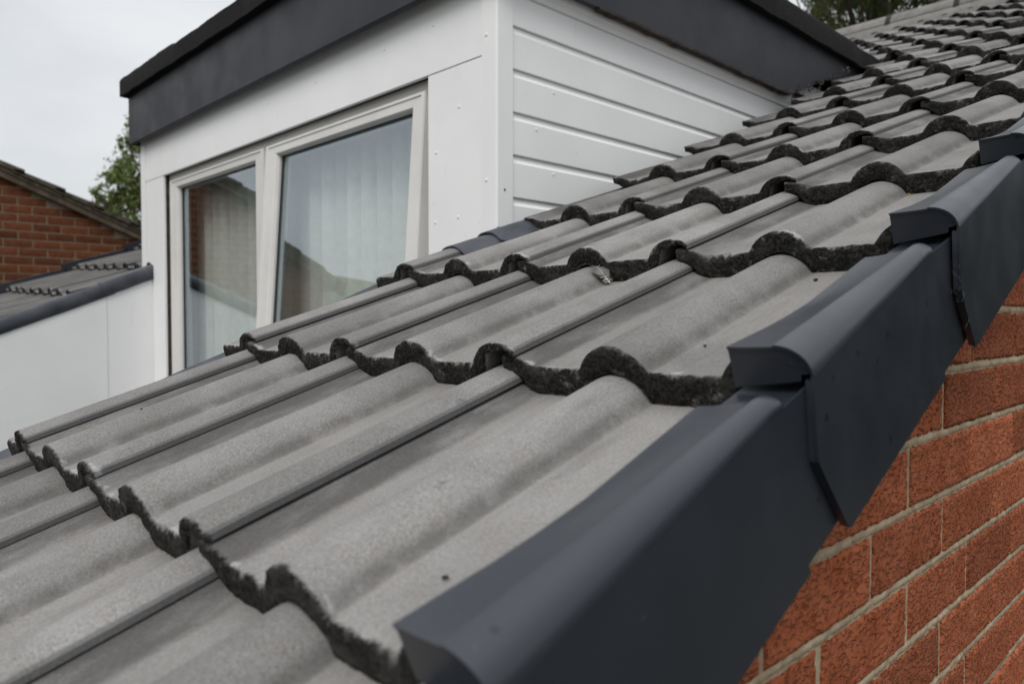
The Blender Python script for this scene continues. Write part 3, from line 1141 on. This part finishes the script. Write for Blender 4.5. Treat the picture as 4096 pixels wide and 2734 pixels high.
# corner trim: an angle profile
tb = MB()
TR = 0.046
prof = [(XC + 0.004, YF + TR), (XC + 0.004, YF - 0.001), (XC + 0.001, YF - 0.0045), (XC - 0.003, YF - 0.005), (XC - TR, YF - 0.005), (XC - TR - 0.001, YF - 0.001), (XC - 0.003, YF + 0.001), (XC - 0.001, YF + 0.004), (XC - 0.001, YF + TR)]
tb.prism([(x, y, 0.28) for x, y in prof], (0, 0, FB + 0.09 - 0.28))
ct_ = tb.build("corner_trim", M["white"], dormer, fixn=True)
for z in (0.795, 0.468):
    disc((XC - 0.030, YF - 0.005, z), (0, -1, 0), 0.0038, "white", ct_)
disc((XC + 0.004, YF + 0.02, 0.445), (1, 0, 0), 0.0025, "black", ct_)

# shiplap cladding on the cheek, one board each
zg = [0.821 - 0.0978 * k for k in range(-2, 8)]         # groove heights
for k in range(len(zg) - 1):
    zt, zb = zg[k], zg[k + 1]
    if zb > FB + 0.05:
        continue
    y_a, y_b = YF + 0.03, min(3.2, (zt + 0.10) / math.tan(TH) + 0.25)
    cb = MB()
    # cross-section: scooped top, flat face, thin lower lip
    sec = [(XC - 0.012, zb + 0.002), (XC - 0.001, zb + 0.002), (XC, zb + 0.004)]
    sec += [(XC, zt - 0.0170), (XC - 0.0012, zt - 0.0145), (XC - 0.0035, zt - 0.0115), (XC - 0.0050, zt - 0.008), (XC - 0.0058, zt - 0.004), (XC - 0.0060, zt + 0.001), (XC - 0.012, zt + 0.001)]
    cb.prism([(x, y_a, z) for x, z in sec], (0, y_b - y_a, 0))
    bd = cb.build("cladding_board", M["white"], dormer, fixn=True)
    if k in (3, 4, 5):
        disc((XC + 0.0, 1.07 + 0.06 * (k % 2), zt - 0.026), (1, 0, 0), 0.003, "white", bd)

# fascia boards, soffit, felt edge and flat roof
FT = 1.15
board("fascia_board", XL - 0.035, XC + OV, YF - OV, YF - OV + 0.018, FB, FT, "fascia", b=0.002)
fy = YF - OV + 0.0185
cf = MB()
ye = 3.0
cf.prism([(XC + OV, fy, FB), (XC + OV, 2.29, FB), (XC + OV, 2.55, FB + 0.105), (XC + OV, ye, FT - 0.02), (XC + OV, ye, FT), (XC + OV, fy, FT)], (-0.018, 0, 0))
cf.build("fascia_board", M["fascia"], dormer, fixn=True)
board("fascia_board", XL - 0.034, XL - 0.016, fy, ye, FB, FT, "fascia", b=0.002)
board("soffit", XL - 0.015, XC + OV - 0.019, YF - OV + 0.019, YF - 0.006, FB + 0.02, FB + 0.028, "black")
board("soffit", XC + 0.005, XC + OV - 0.019, YF, 2.5, FB + 0.022, FB + 0.030, "black")
# quarter moulding under the soffit on the cheek
qm = MB()
qm.prism([(XC + 0.0005, YF + 0.04, FB - 0.030), (XC + 0.006, YF + 0.04, FB - 0.028), (XC + 0.008, YF + 0.04, FB - 0.018), (XC + 0.014, YF + 0.04, FB - 0.008), (XC + 0.020, YF + 0.04, FB + 0.019), (XC + 0.0005, YF + 0.04, FB + 0.019)], (0, 1.36, 0))
qm.build("trim_moulding", M["white"], dormer, fixn=True)
# ragged timber edge along the fascia foot near the roof
rg_ = MB()
rows = []
for i in range(60):
    y = 1.25 + 1.02 * i / 59
    w_ = max(0, noise.fractal(Vector((y * 14, 1, 3)), 0.8, 2, 4)) * 0.006
    rows.append([(XC + OV - 0.0185, y, FB - 0.004 - w_), (XC + OV + 0.0015, y, FB - 0.003 - w_ * 0.6), (XC + OV + 0.0018, y, FB + 0.003)])
rg_.grid(rows)
rg_.build("peeling_edge", M["ply"], dormer)

fo = OV + 0.026
FTT = 1.212
ft = MB()
# felt drip edge: an uneven welted strip round three sides
def felt_strip(p0, p1, out):
    p0, p1, out = Vector(p0), Vector(p1), Vector(out)
    L = (p1 - p0).length
    nseg = int(L / 0.03)
    rows = []
    for i in range(nseg + 1):
        t = i / nseg
        p = p0.lerp(p1, t)
        w_ = noise.fractal(Vector((p.x * 9, p.y * 9, 4)), 0.8, 2, 3) * 0.0016
        step = 0.006 if (t * L) % 1.3 < 0.62 else 0.0
        o = out * (w_ + step * 0.25)
        zb = FT - 0.014 + w_ * 1.6
        rows.append([p - out * 0.024 + Vector((0, 0, zb)), p + o + Vector((0, 0, zb)), p + o * 1.0 + Vector((0, 0, FTT - 0.012 + step * 0.4 + w_)), p + o - out * 0.008 + Vector((0, 0, FTT - 0.002 + step + w_)), p - out * 0.05 + Vector((0, 0, FTT + step + w_)),
                     p - out * 0.3 + Vector((0, 0, FTT - 0.02))])
    ft.grid(rows)


felt_strip((XL - 0.035 - 0.026, YF - fo, 0), (XC + fo, YF - fo, 0), (0, -1, 0))
felt_strip((XC + fo, YF - fo, 0), (XC + fo, 3.15, 0), (1, 0, 0))
felt_strip((XL - 0.061, 3.15, 0), (XL - 0.061, YF - fo, 0), (-1, 0, 0))
ft.prism([(XL - 0.061, YF - fo + 0.001, FT - 0.013), (XL - 0.061, YF - fo + 0.001, FTT - 0.004), (XL - 0.061, YF - fo + 0.03, FTT - 0.003), (XL - 0.061, YF - fo + 0.03, FT - 0.013)], (0.004, 0, 0))
ft.box(XL, XC, YF, 3.45, FT - 0.03, FTT - 0.021)
ft.build("felt_roof", M["felt"], dormer, smooth=True, auto=R(35), fixn=True)

# leaf litter where the fascia dies into the roof
random.seed(21)
lt = MB()
for i in range(90):
    y = random.uniform(2.22, 2.75)
    p = RP(XC + OV + random.uniform(0.0, 0.045), y / CT, random.uniform(-0.02, 0.012))
    a = Vector((random.gauss(0, 1), random.gauss(0, 1), random.gauss(0, 1))).normalized() * random.uniform(0.003, 0.009)
    b = a.orthogonal().normalized() * random.uniform(0.002, 0.006)
    lt.poly([p - a, p + b, p + a, p - b])
tag(lt.build("leaf_litter", M["ply"]), "dark leaf litter caught where the dormer fascia meets the tiles", "leaf litter", kind="stuff")

# ---- window
window = MB().build("window", M["white"], dormer) if False else None


def ring_frame(mb, x0, x1, z0, z1, prof, mi=0, mi_list=None):
    """prof: list of (inset, y) pairs swept round a rectangle"""
    rows = []
    for d, y in prof:
        rows.append([(x0 + d, y, z0 + d), (x1 - d, y, z0 + d), (x1 - d, y, z1 - d), (x0 + d, y, z1 - d)])
    mb.grid(rows, closed=True, mi=mi)


mb = MB()
FY = YF + 0.026
ring_frame(mb, WX0 - 0.014, WX1 + 0.010, WZ0, WZ1 + 0.012, [(0, FY + 0.07), (0, FY), (0.040, FY), (0.043, FY + 0.003), (0.044, FY + 0.02), (0.062, FY + 0.021), (0.062, FY + 0.07)])
mb.box(-2.012, -1.958, FY + 0.0005, FY + 0.069, WZ0 + 0.03, WZ1 - 0.030)
frame = mb.build("window_frame", M["upvc"], dormer, fixn=True)


def sash(x0, x1, z0, z1, wl, wr, wt, ang=0.0):
    """an opening light: ring with glazing bead, spacer, gasket and pane; hinged along its top"""
    y0 = FY - 0.014
    mw = Matrix.Translation((0, y0, z1)) @ Matrix.Rotation(ang, 4, 'X') @ Matrix.Translation((0, -y0, -z1))

    def ring(mb, prof):
        mb.grid([[(x0 + wl * f, y, z0 + 0.07 * f), (x1 - wr * f, y, z0 + 0.07 * f), (x1 - wr * f, y, z1 - wt * f), (x0 + wl * f, y, z1 - wt * f)] for f, y in prof], closed=True)
    mb = MB()
    ring(mb, [(0, y0 + 0.055), (0.01, y0 + 0.004), (0.05, y0), (0.24, y0), (0.27, y0 + 0.003), (0.33, y0 + 0.003), (0.86, y0 + 0.004), (0.93, y0 + 0.007), (1.0, y0 + 0.016), (1.0, y0 + 0.055), (0, y0 + 0.055)])
    s_ = mb.build("sash", M["upvc"], dormer, mw, fixn=True)
    mb = MB()
    ring(mb, [(0.97, y0 + 0.0235), (1.06, y0 + 0.0245), (1.06, y0 + 0.028)])
    mb.build("gasket", M["gasket"], s_, mw)
    mb = MB()
    ring(mb, [(0.95, y0 + 0.0325), (1.22, y0 + 0.0325), (1.22, y0 + 0.048)])
    mb.build("spacer_bar", M["spacer"], s_, mw)
    mb = MB()
    mb.poly([(x0 + wl * .96, y0 + 0.0285, z0 + 0.066), (x1 - wr * .96, y0 + 0.0285, z0 + 0.066), (x1 - wr * .96, y0 + 0.0285, z1 - wt * .96), (x0 + wl * .96, y0 + 0.0285, z1 - wt * .96)])
    mb.build("pane", M["glass"], s_, mw)
    return s_


sash(-2.850, -1.996, -0.262, 0.729, 0.072, 0.072, 0.036)
sash(-1.974, -1.100, -0.262, 0.729, 0.076, 0.060, 0.038, R(-4.0))
# bare timber edge seen down the right reveal
board("reveal_strip", WX1 + 0.006, WX1 + 0.012, YF + 0.016, YF + 0.05, -0.3, 0.60, "timber", b=0)

# recess in front of the window
XR = -3.03
rw = MB()
yl = -1.0
def zc_(y):
    return y * math.tan(TH)
rw.prism([(XR, YF + 0.0, -0.6), (XR, YF + 0.0, zc_(YF) - 0.05), (XR, yl, zc_(yl) - 0.05), (XR, yl, -0.9), (XR, -0.4, -0.9)], (-0.05, 0, 0))
rwo = rw.build("recess_cheek", M["white"], dormer, fixn=True)
js = MB()
js.box(XR - 0.001, XR + 0.0012, 0.756, 0.7585, -0.6, 0.255)
js.build("board_joint", M["upvc"], rwo)
rw = MB()
rw.prism([(-0.93, YF, -0.6), (-0.93, YF, zc_(YF) - 0.085), (-0.93, yl, zc_(yl) - 0.085), (-0.93, yl, -0.9), (-0.93, -0.4, -0.9)], (0.05, 0, 0))
rw.build("recess_cheek", M["white"], dormer, fixn=True)
board("recess_floor", XR - 0.0, -0.93, yl, YF + 0.012, -0.66, -0.58, "lead", b=0)

# lead: capping of the left cheek in two lapped lengths
def lead_cap(s0, s1, lift):
    mb = MB()
    prof = [(XR - 0.14, -0.012), (XR - 0.06, 0.000), (XR - 0.030, 0.001), (XR - 0.004, -0.001), (XR + 0.003, -0.006), (XR + 0.005, -0.030), (XR + 0.0055, -0.058), (XR + 0.002, -0.060)]
    rows = []
    for i in range(25):
        s = s0 + (s1 - s0) * i / 24
        row = []
        for j, (x, h) in enumerate(prof):
            w_ = noise.noise(Vector((s * 11, j * 0.7, lift * 500))) * 0.003
            row.append(RP(x + lift + w_ * 0.5, s, h + lift + w_))
        rows.append(row)
    mb.grid(rows)
    return mb.build("lead_flashing", M["lead"], dormer, smooth=True)


lead_cap(-1.0, 0.83, 0.0)
lead_cap(0.79, 1.03, 0.005)

# lead edge along the cut tiles on the right of the recess
mb = MB()
rows = []
for i in range(50):
    s = -0.7 + 1.72 * i / 49
    w_ = noise.noise(Vector((s * 9, 2, 8))) * 0.004
    rows.append([RP(-0.87, s, -0.066), RP(-0.900, s, -0.058 + w_), RP(-0.920, s, -0.049 + w_), RP(-0.933, s, -0.055 + w_), RP(-0.938, s, -0.12)])
mb.grid(rows)
mb.build("lead_flashing", M["lead"], dormer, smooth=True)

# lead dressed over the last roll below the dormer corner, two lapped pieces
def lead_saddle(s0, s1, lift, xa, xb, n0=2):
    mb = MB()
    rows = []
    for i in range(9):
        s = s0 + (s1 - s0) * i / 8
        row = []
        for j in range(41):
            x = xa + (xb - xa) * j / 40
            lx = x - (-0.9)
            zt = tile_top(lx) if lx <= 0.1765 else tile_top(lx - 0.3)
            if lx > 0.15 and lx < 0.2:
                zt = max(zt, -0.0235, (math.sqrt(max(0.045 ** 2 - (lx - 0.15) ** 2, 0)) - 0.045))
            h = zt - (s - n0 * G) * (0.029 / G) + lift + noise.noise(Vector((s * 25, x * 25, 3))) * 0.0015
            row.append(RP(x, s + 0.014 * (j / 40 - 0.5) + noise.noise(Vector((x * 40, 7, 2))) * 0.003, h))
        rows.append(row)
    up = [[p + Vector((0, 0, 0.0028)) for p in r_] for r_ in rows]
    allr = [r_ for r_ in rows[::-1]] + up
    mb.grid(allr)
    return mb.build("lead_flashing", M["lead"], dormer, smooth=True, auto=R(50))


lead_saddle(0.80, 0.97, 0.0035, -0.83, -0.697)
lead_saddle(0.905, 1.05, 0.0095, -0.83, -0.690)
# lead apron running from the saddle along the foot of the front board
mb = MB()
rows = []
for i in range(13):
    x = -0.81 - 0.13 * i / 12
    rows.append([(x, YF - 0.004, 0.36 - 0.004 * i), (x, YF - 0.012, 0.325 - 0.004 * i), RP(x, 0.80 + 0.004 * i, -0.03 - 0.0015 * i)])
mb.grid(rows)
mb.build("lead_flashing", M["lead"], dormer, smooth=True)

# vertical blind behind the glass
blind = empty("vertical_blind", (-2.0, YF + 0.15, 0.78), "pale vertical slat blind hanging behind the dormer window", "blind")
MB().box(-2.84, -1.08, YF + 0.13, YF + 0.17, 0.80, 0.835).build("headrail", M["white"], blind)
sl = MB()
rows = []
for j in range(7):
    u = j / 6 - 0.5
    rows.append([(u * 0.089, -0.006 * (1 - 4 * u * u), -1.15), (u * 0.089, -0.006 * (1 - 4 * u * u), 0.0)])
sl.grid(rows)
slm = mesh("slat", sl.v, sl.f, M["blind"], smooth=True)
for k in range(22):
    mw = Matrix.Translation((-2.82 + 0.0805 * k, YF + 0.15, 0.80)) @ Matrix.Rotation(R(27 + random.uniform(-9, 9)), 4, 'Z')
    link("slat", slm, blind, mw)

# ------------------------------------------------------------------ neighbouring house with its gable towards us
XN = -7.4
APY, APZ = -0.163, 2.075
TN = math.tan(R(22.3))
nh = empty("brick_house", (XN - 3, APY, GZ), "neighbouring brown brick house with a weathered tiled gable on the left", "house")
EV1, EV2 = 3.6, -2.35
outl = [(EV2, GZ), (EV1, GZ), (EV1, APZ - (EV1 - APY) * TN), (APY, APZ), (EV2, APZ - (APY - EV2) * TN)]
nwm = MB()
nwm.prism([(XN - 0.008, y, z - 0.14 if z > 0 else z) for y, z in outl], (-6, 0, 0))
nw = nwm.build("gable_wall", M["brickwork"], nh, fixn=True)
# mortar bed behind the bricks that are built singly
nwm = MB()
nwm.prism([(XN - 0.004, 0.7, 0.1), (XN - 0.004, 2.9, 0.1), (XN - 0.004, 2.9, APZ - (2.9 - APY) * TN - 0.14), (XN - 0.004, 0.7, APZ - (0.7 - APY) * TN - 0.14)], (-0.0035, 0, 0))
nwm.build("pointing", M["mortar_n"], nh, fixn=True)
NB = [brick_mesh(200 + k, rough=0.7, nu=8, nv=3, mat="brick_n") for k in range(4)]
random.seed(11)
for r_ in range(30):
    zc = 0.14 + 0.075 * r_
    for k in range(12):
        yc = 0.72 + 0.225 * k + (0.1125 if r_ % 2 else 0)
        if yc > 2.8 or zc > APZ - (yc + 0.06 - APY) * TN - 0.15:
            continue
        link("brick", random.choice(NB), nw, Matrix.Translation((XN + random.uniform(-0.001, 0.001), yc, zc)))
# roof slopes, undercloak and the row of verge tiles
for sgn, ev in ((1, EV1 + 0.25), (-1, EV2 - 0.25)):
    Ls = abs(ev - APY)
    P = lambda u, h: (APY + sgn * u, APZ - u * TN + h)
    mb = MB()
    q = [P(0, -0.10), P(Ls, -0.10), P(Ls, -0.055), P(0, -0.055)]
    mb.prism([(XN + 0.06, y, z) for y, z in q], (-6.2, 0, 0))
    rf = mb.build("roof", M["ntile"], nh, fixn=True)
    mb = MB()
    q = [P(0, -0.155), P(Ls, -0.155), P(Ls, -0.1015), P(0, -0.1015)]
    mb.prism([(XN + 0.05, y, z) for y, z in q], (-0.06, 0, 0))
    mb.build("undercloak", M["cloak"], nh, fixn=True)
    nt = int(Ls / 0.315)
    for k in range(nt + 1):
        u0 = Ls - 0.315 * k + 0.0
        u1 = max(u0 - 0.40, 0)
        mb = MB()
        q = [P(u0, -0.052), P(u1, -0.068), P(u1, -0.035), P(u0, -0.018 + 0.012)]
        mb.prism([(XN + 0.075, y, z) for y, z in q], (-0.33, 0, 0))
        mb.build("roof_tile", M["ntile"], rf, fixn=True)
        mb = MB()
        q = [P(u0 - 0.002, -0.054), P(u1, -0.070), P(u1, -0.035), P(u0 - 0.002, -0.018 + 0.006)]
        mb.prism([(XN - 0.256, y, z) for y, z in q], (-5.8, 0, 0))
        mb.build("tile_course", M["ntile"], rf, fixn=True)
mb = MB()
mb.tube([(XN + 0.08, APY, APZ - 0.05), (XN - 6.1, APY, APZ - 0.05)], 0.09, 12)
mb.build("ridge_tile", M["ntile"], nh, smooth=True)

# ------------------------------------------------------------------ trees
def tree(name, label, base, h0, lobes, leaf, nleaf, size, mat, droop=0.3, seed=1, trunk_r=0.18, narrow=0.45):
    rnd = random.Random(seed)
    t = empty(name, base, label, "tree")
    base = Vector(base)
    mb = MB()
    top = base + Vector((rnd.uniform(-.3, .3), rnd.uniform(-.3, .3), h0))
    path = [base.lerp(top, k / 8) + Vector((math.sin(k * 1.7) * 0.06, math.cos(k * 1.3) * 0.06, 0)) for k in range(9)]
    mb.tube(path, [trunk_r * (1 - 0.85 * k / 8) for k in range(9)], 8)
    leaves = MB()
    for (c, rad) in lobes:
        c = base + Vector(c)
        k = min(8, max(1, int((c.z - base.z) / h0 * 8 * 0.8)))
        p0 = path[k]
        midp = p0.lerp(c, 0.55) + Vector((0, 0, 0.12 * rad))
        mb.tube([p0, midp, c], [trunk_r * 0.3, trunk_r * 0.16, 0.012], 5)
        for j in range(7):
            d = Vector((rnd.gauss(0, 1), rnd.gauss(0, 1), rnd.gauss(0, .8))).normalized() * rad * rnd.uniform(.6, 1.0)
            mb.tube([c, c + d * 0.5 + Vector((0, 0, .05)), c + d + Vector((0, 0, -droop * rad * 0.4))], [0.016, 0.01, 0.004], 4)
        m_ = int(nleaf * rad * rad)
        nclump = max(6, int(m_ / 26))
        for q in range(nclump):
            d = Vector((rnd.gauss(0, 1), rnd.gauss(0, 1), rnd.gauss(0, 1))).normalized() * rad * rnd.random() ** 0.45
            cc = c + d
            cr = rad * rnd.uniform(0.12, 0.26)
            for _ in range(26):
                p = cc + Vector((rnd.gauss(0, 1) * cr * 0.6, rnd.gauss(0, 1) * cr * 0.6, rnd.gauss(0, 1) * cr * 0.6 - droop * rnd.random() * cr * 2))
                a = Vector((rnd.gauss(0, 1), rnd.gauss(0, 1), rnd.gauss(-droop * 2, 1))).normalized() * size * rnd.uniform(.6, 1.3)
                b = a.cross(Vector((rnd.gauss(0, 1), rnd.gauss(0, 1), rnd.gauss(0, 1)))).normalized() * size * narrow * rnd.uniform(.7, 1.2)
                leaves.poly([p - a, p - a * 0.1 + b, p + a, p - a * 0.1 - b])
    mb.build("trunk", M["bark"], t, smooth=True)
    leaves.build("crown", mat, t)
    return t


DB = 20.0
bx = CAM + Vector((-0.948, 0.285, 0.0)) * DB
L1 = [((0, 0.30, 5.2), 0.75), ((0.2, 0.75, 5.6), 0.85), ((0, 0.15, 4.4), 0.7), ((0.1, 1.0, 4.5), 1.0), ((0, 0.55, 6.4), 0.55), ((0, 0.95, 6.6), 0.6), ((0.2, 1.4, 5.6), 0.9),
      ((0, 0.7, 7.0), 0.3), ((0, 0.22, 6.0), 0.35), ((0, 0.2, 3.6), 0.6), ((0.1, 0.8, 3.7), 0.75), ((0, -0.45, 3.35), 0.4), ((0, -0.05, 4.9), 0.5), ((0, -0.35, 4.6), 0.4), ((0, -0.2, 5.3), 0.3), ((0, 0.35, 6.9), 0.3), ((0, 0.05, 5.5), 0.35), ((0.1, 1.4, 6.6), 0.7)]
tree("birch_tree", "green birch tree between the neighbouring roof and the dormer", (bx.x, bx.y + 0.75, GZ), 7.6, [((x, y - 0.75, z + 1.25), r_) for (x, y, z), r_ in L1], None, 2300, 0.055, M["leaf"], 0.5, 3, 0.12)
pd = Vector((-0.335, 0.885, 0.335)).normalized()
px_ = CAM + pd * 17.0
rnd = random.Random(5)
L2 = []
for k in range(74):
    zz = 8.75 + 3.6 * rnd.random()
    a = rnd.uniform(0, 6.28)
    rr = 2.5 * rnd.random() ** 0.5 * (1.0 if zz > 9.3 else 0.75)
    L2.append(((math.cos(a) * rr, math.sin(a) * rr, zz), rnd.uniform(0.35, 0.65)))
tree("pine_tree", "dark green pine tree rising behind the roof ridge", (px_.x, px_.y, GZ), 15.5, L2, None, 3300, 0.06, M["needle"], 0.9, 9, 0.09, 0.25)

# unseen conifer hedge, added so the verge caps reflect something dark
hd_ = MB()
rnd = random.Random(14)
hd_.box(-1.5, 16, 15.2, 16.8, GZ, GZ + 6.2)
for k in range(9000):
    f_ = rnd.random()
    if f_ < 0.75:
        p = Vector((rnd.uniform(-1.8, 16.3), 15.1 + rnd.gauss(0, 0.12), rnd.uniform(GZ, GZ + 6.5)))
    else:
        p = Vector((rnd.uniform(-1.8, 16.3), rnd.uniform(15, 17), GZ + 6.3 + rnd.gauss(0, 0.15)))
    a = Vector((rnd.gauss(0, 1), rnd.gauss(0, .6), rnd.gauss(0.8, 1))).normalized() * rnd.uniform(.10, .22)
    b = a.cross(Vector((rnd.gauss(0, 1), rnd.gauss(0, 1), rnd.gauss(0, 1)))).normalized() * rnd.uniform(.03, .07)
    hd_.poly([p - a, p + b, p + a, p - b])
tag(hd_.build("unseen_hedge", M["hedge"]), "unseen dark conifer hedge added behind the brick house for the verge caps to reflect", "hedge")

# ------------------------------------------------------------------ small things lying on the roof
fb = RP(-0.2465, 0.6600, -0.0495)
ftp = RP(-0.2740, 0.6735, -0.0270)
feather = empty("feather", fb, "small grey and white downy feather stuck against a tile nose", "feather")
q1 = fb.lerp(ftp, 0.5) + Vector((0.004, -0.004, 0.0))
def bez(t):
    return fb * (1 - t) ** 2 + q1 * 2 * t * (1 - t) + ftp * t * t
MB().tube([bez(k / 8) for k in range(9)], [0.0006 * (1 - 0.7 * k / 8) for k in range(9)], 5).build("shaft", M["quill"], feather, smooth=True)
vn, dn = MB(), MB()
rnd = random.Random(3)
ax = (ftp - fb).normalized()
side = Vector((0.72, 0.69, 0.0)).normalized()
side = (side - ax * side.dot(ax)).normalized()
for k in range(60):
    t = 0.30 + 0.70 * k / 59
    for sg in (-1, 1):
        if sg == 1 and t > 0.72 and rnd.random() < 0.6:
            continue
        p = bez(t)
        w_ = (0.0115 if sg < 0 else 0.0105) * math.sin(math.pi * min(1, (t - 0.22) / 0.80)) ** 0.7 + 0.002
        e = p + side * sg * w_ + ax * w_ * (0.9 if sg < 0 else 0.25) + Vector((rnd.gauss(0, .0008), rnd.gauss(0, .0012), rnd.gauss(0, .0008)))
        m1 = p.lerp(e, 0.5) + ax * w_ * (-0.12)
        wd = ax * 0.0008
        vn.poly([p - wd, m1 - wd, e, m1 + wd, p + wd])
for k in range(34):
    t = 0.03 + 0.32 * k / 33
    sg = rnd.choice((-1, 1))
    p = bez(t)
    l_ = rnd.uniform(0.004, 0.010)
    e = p + side * sg * l_ * 0.8 + ax * l_ * rnd.uniform(-0.4, 0.5) + Vector((0, rnd.gauss(0, .002), 0))
    dn.tube([p, p.lerp(e, .5) + ax * 0.002, e], [0.0004, 0.0003, 0.00015], 3)
vn.build("vane", M["feather_d"], feather)
dn.build("down", M["feather"], feather)


def bit(name, label, cat, X, s, h, mat, a, b, c, rot):
    mb = MB()
    rows = []
    for i in range(7):
        v = math.pi * i / 6
        rows.append([(a * math.cos(v), b * math.sin(v) * math.cos(2 * math.pi * j / 8) * (1 + 0.15 * math.sin(3 * j)), c * math.sin(v) * math.sin(2 * math.pi * j / 8)) for j in range(8)])
    mb.grid(rows, closed=True)
    mw = Matrix.Translation(RP(X, s, h)) @ Matrix.Rotation(TH, 4, 'X') @ Matrix.Rotation(rot, 4, 'Z')
    o = mb.build(name, M[mat], None, mw @ Matrix.Scale(0.75, 4) if name == "seed" else mw, smooth=True, fixn=True)
    tag(o, label, cat)
    return o


def tsurf(X, s):
    """height of the tile surface at a spot on the main field"""
    n = math.floor(s / G + 1e-6)
    k = round(X / 0.3)
    return tile_top(X - 0.3 * k) - (s - n * G) * (0.029 / G)


def onsurf(X, s):
    return tsurf(X, s)


for (nm, lb, cat, X, s, mat, a, b, c, r_) in [
    ("seed", "dark seed on the nearest broad tile beside the verge", "seed", 0.078, 0.058, "seed", 0.0034, 0.0020, 0.0016, 0.5),
    ("seed", "tiny black seed on a far left tile by the window recess", "seed", -0.43, 0.09, "seed", 0.0026, 0.0020, 0.0016, 1.2),
    ("seed", "black speck of seed on the roll beneath the window", "seed", -0.60, 0.115, "seed", 0.0026, 0.0020, 0.0016, 0.2),
    ("seed", "small seed in the tile pan beside the second verge cap", "seed", 0.055, 0.41, "seed", 0.0024, 0.0018, 0.0014, 0.9),
    ("grit", "dark grit under the tile nose beside the third verge cap", "grit", 0.060, 0.64, "seed", 0.0026, 0.0022, 0.0016, 0.4),
    ("dry_needle", "yellow dry needle poking from under a tile nose by the verge", "needle", 0.044, 1.008, "straw", 0.014, 0.0011, 0.0010, 2.2),
    ("dry_needle", "orange dry needle lying on a tile high up the roof", "needle", -0.12, 1.93, "straw", 0.016, 0.0013, 0.0011, 1.1),
    ("dry_needle", "brown dry needle on a tile beside the cladding", "needle", -0.46, 1.17, "straw", 0.010, 0.0011, 0.0010, 0.3),
]:
    bit(nm, lb, cat, X, s, onsurf(X, s) + c * 0.8, mat, a, b, c, r_)

# cobweb between the second and third verge caps
wbm = MB()
rnd = random.Random(8)
for k in range(9):
    u = rnd.uniform(0.0, 1.0)
    p = RP(0.2012, 2 * G - 0.045 - 0.012 * u - rnd.uniform(0, 0.03), -0.03 - 0.105 * u)
    e = RP(0.2008 + rnd.uniform(0.001, 0.006), 2 * G - 0.031 - 0.004 + 0.02 * u, -0.045 - 0.08 * u + rnd.uniform(-0.02, 0.01))
    m1 = p.lerp(e, 0.5) + Vector((0.003, 0, -0.004))
    wbm.tube([p, m1, e], 0.00002, 3)
tag(wbm.build("cobweb", M["web"]), "wispy cobweb strung across the joint of two verge caps", "cobweb")
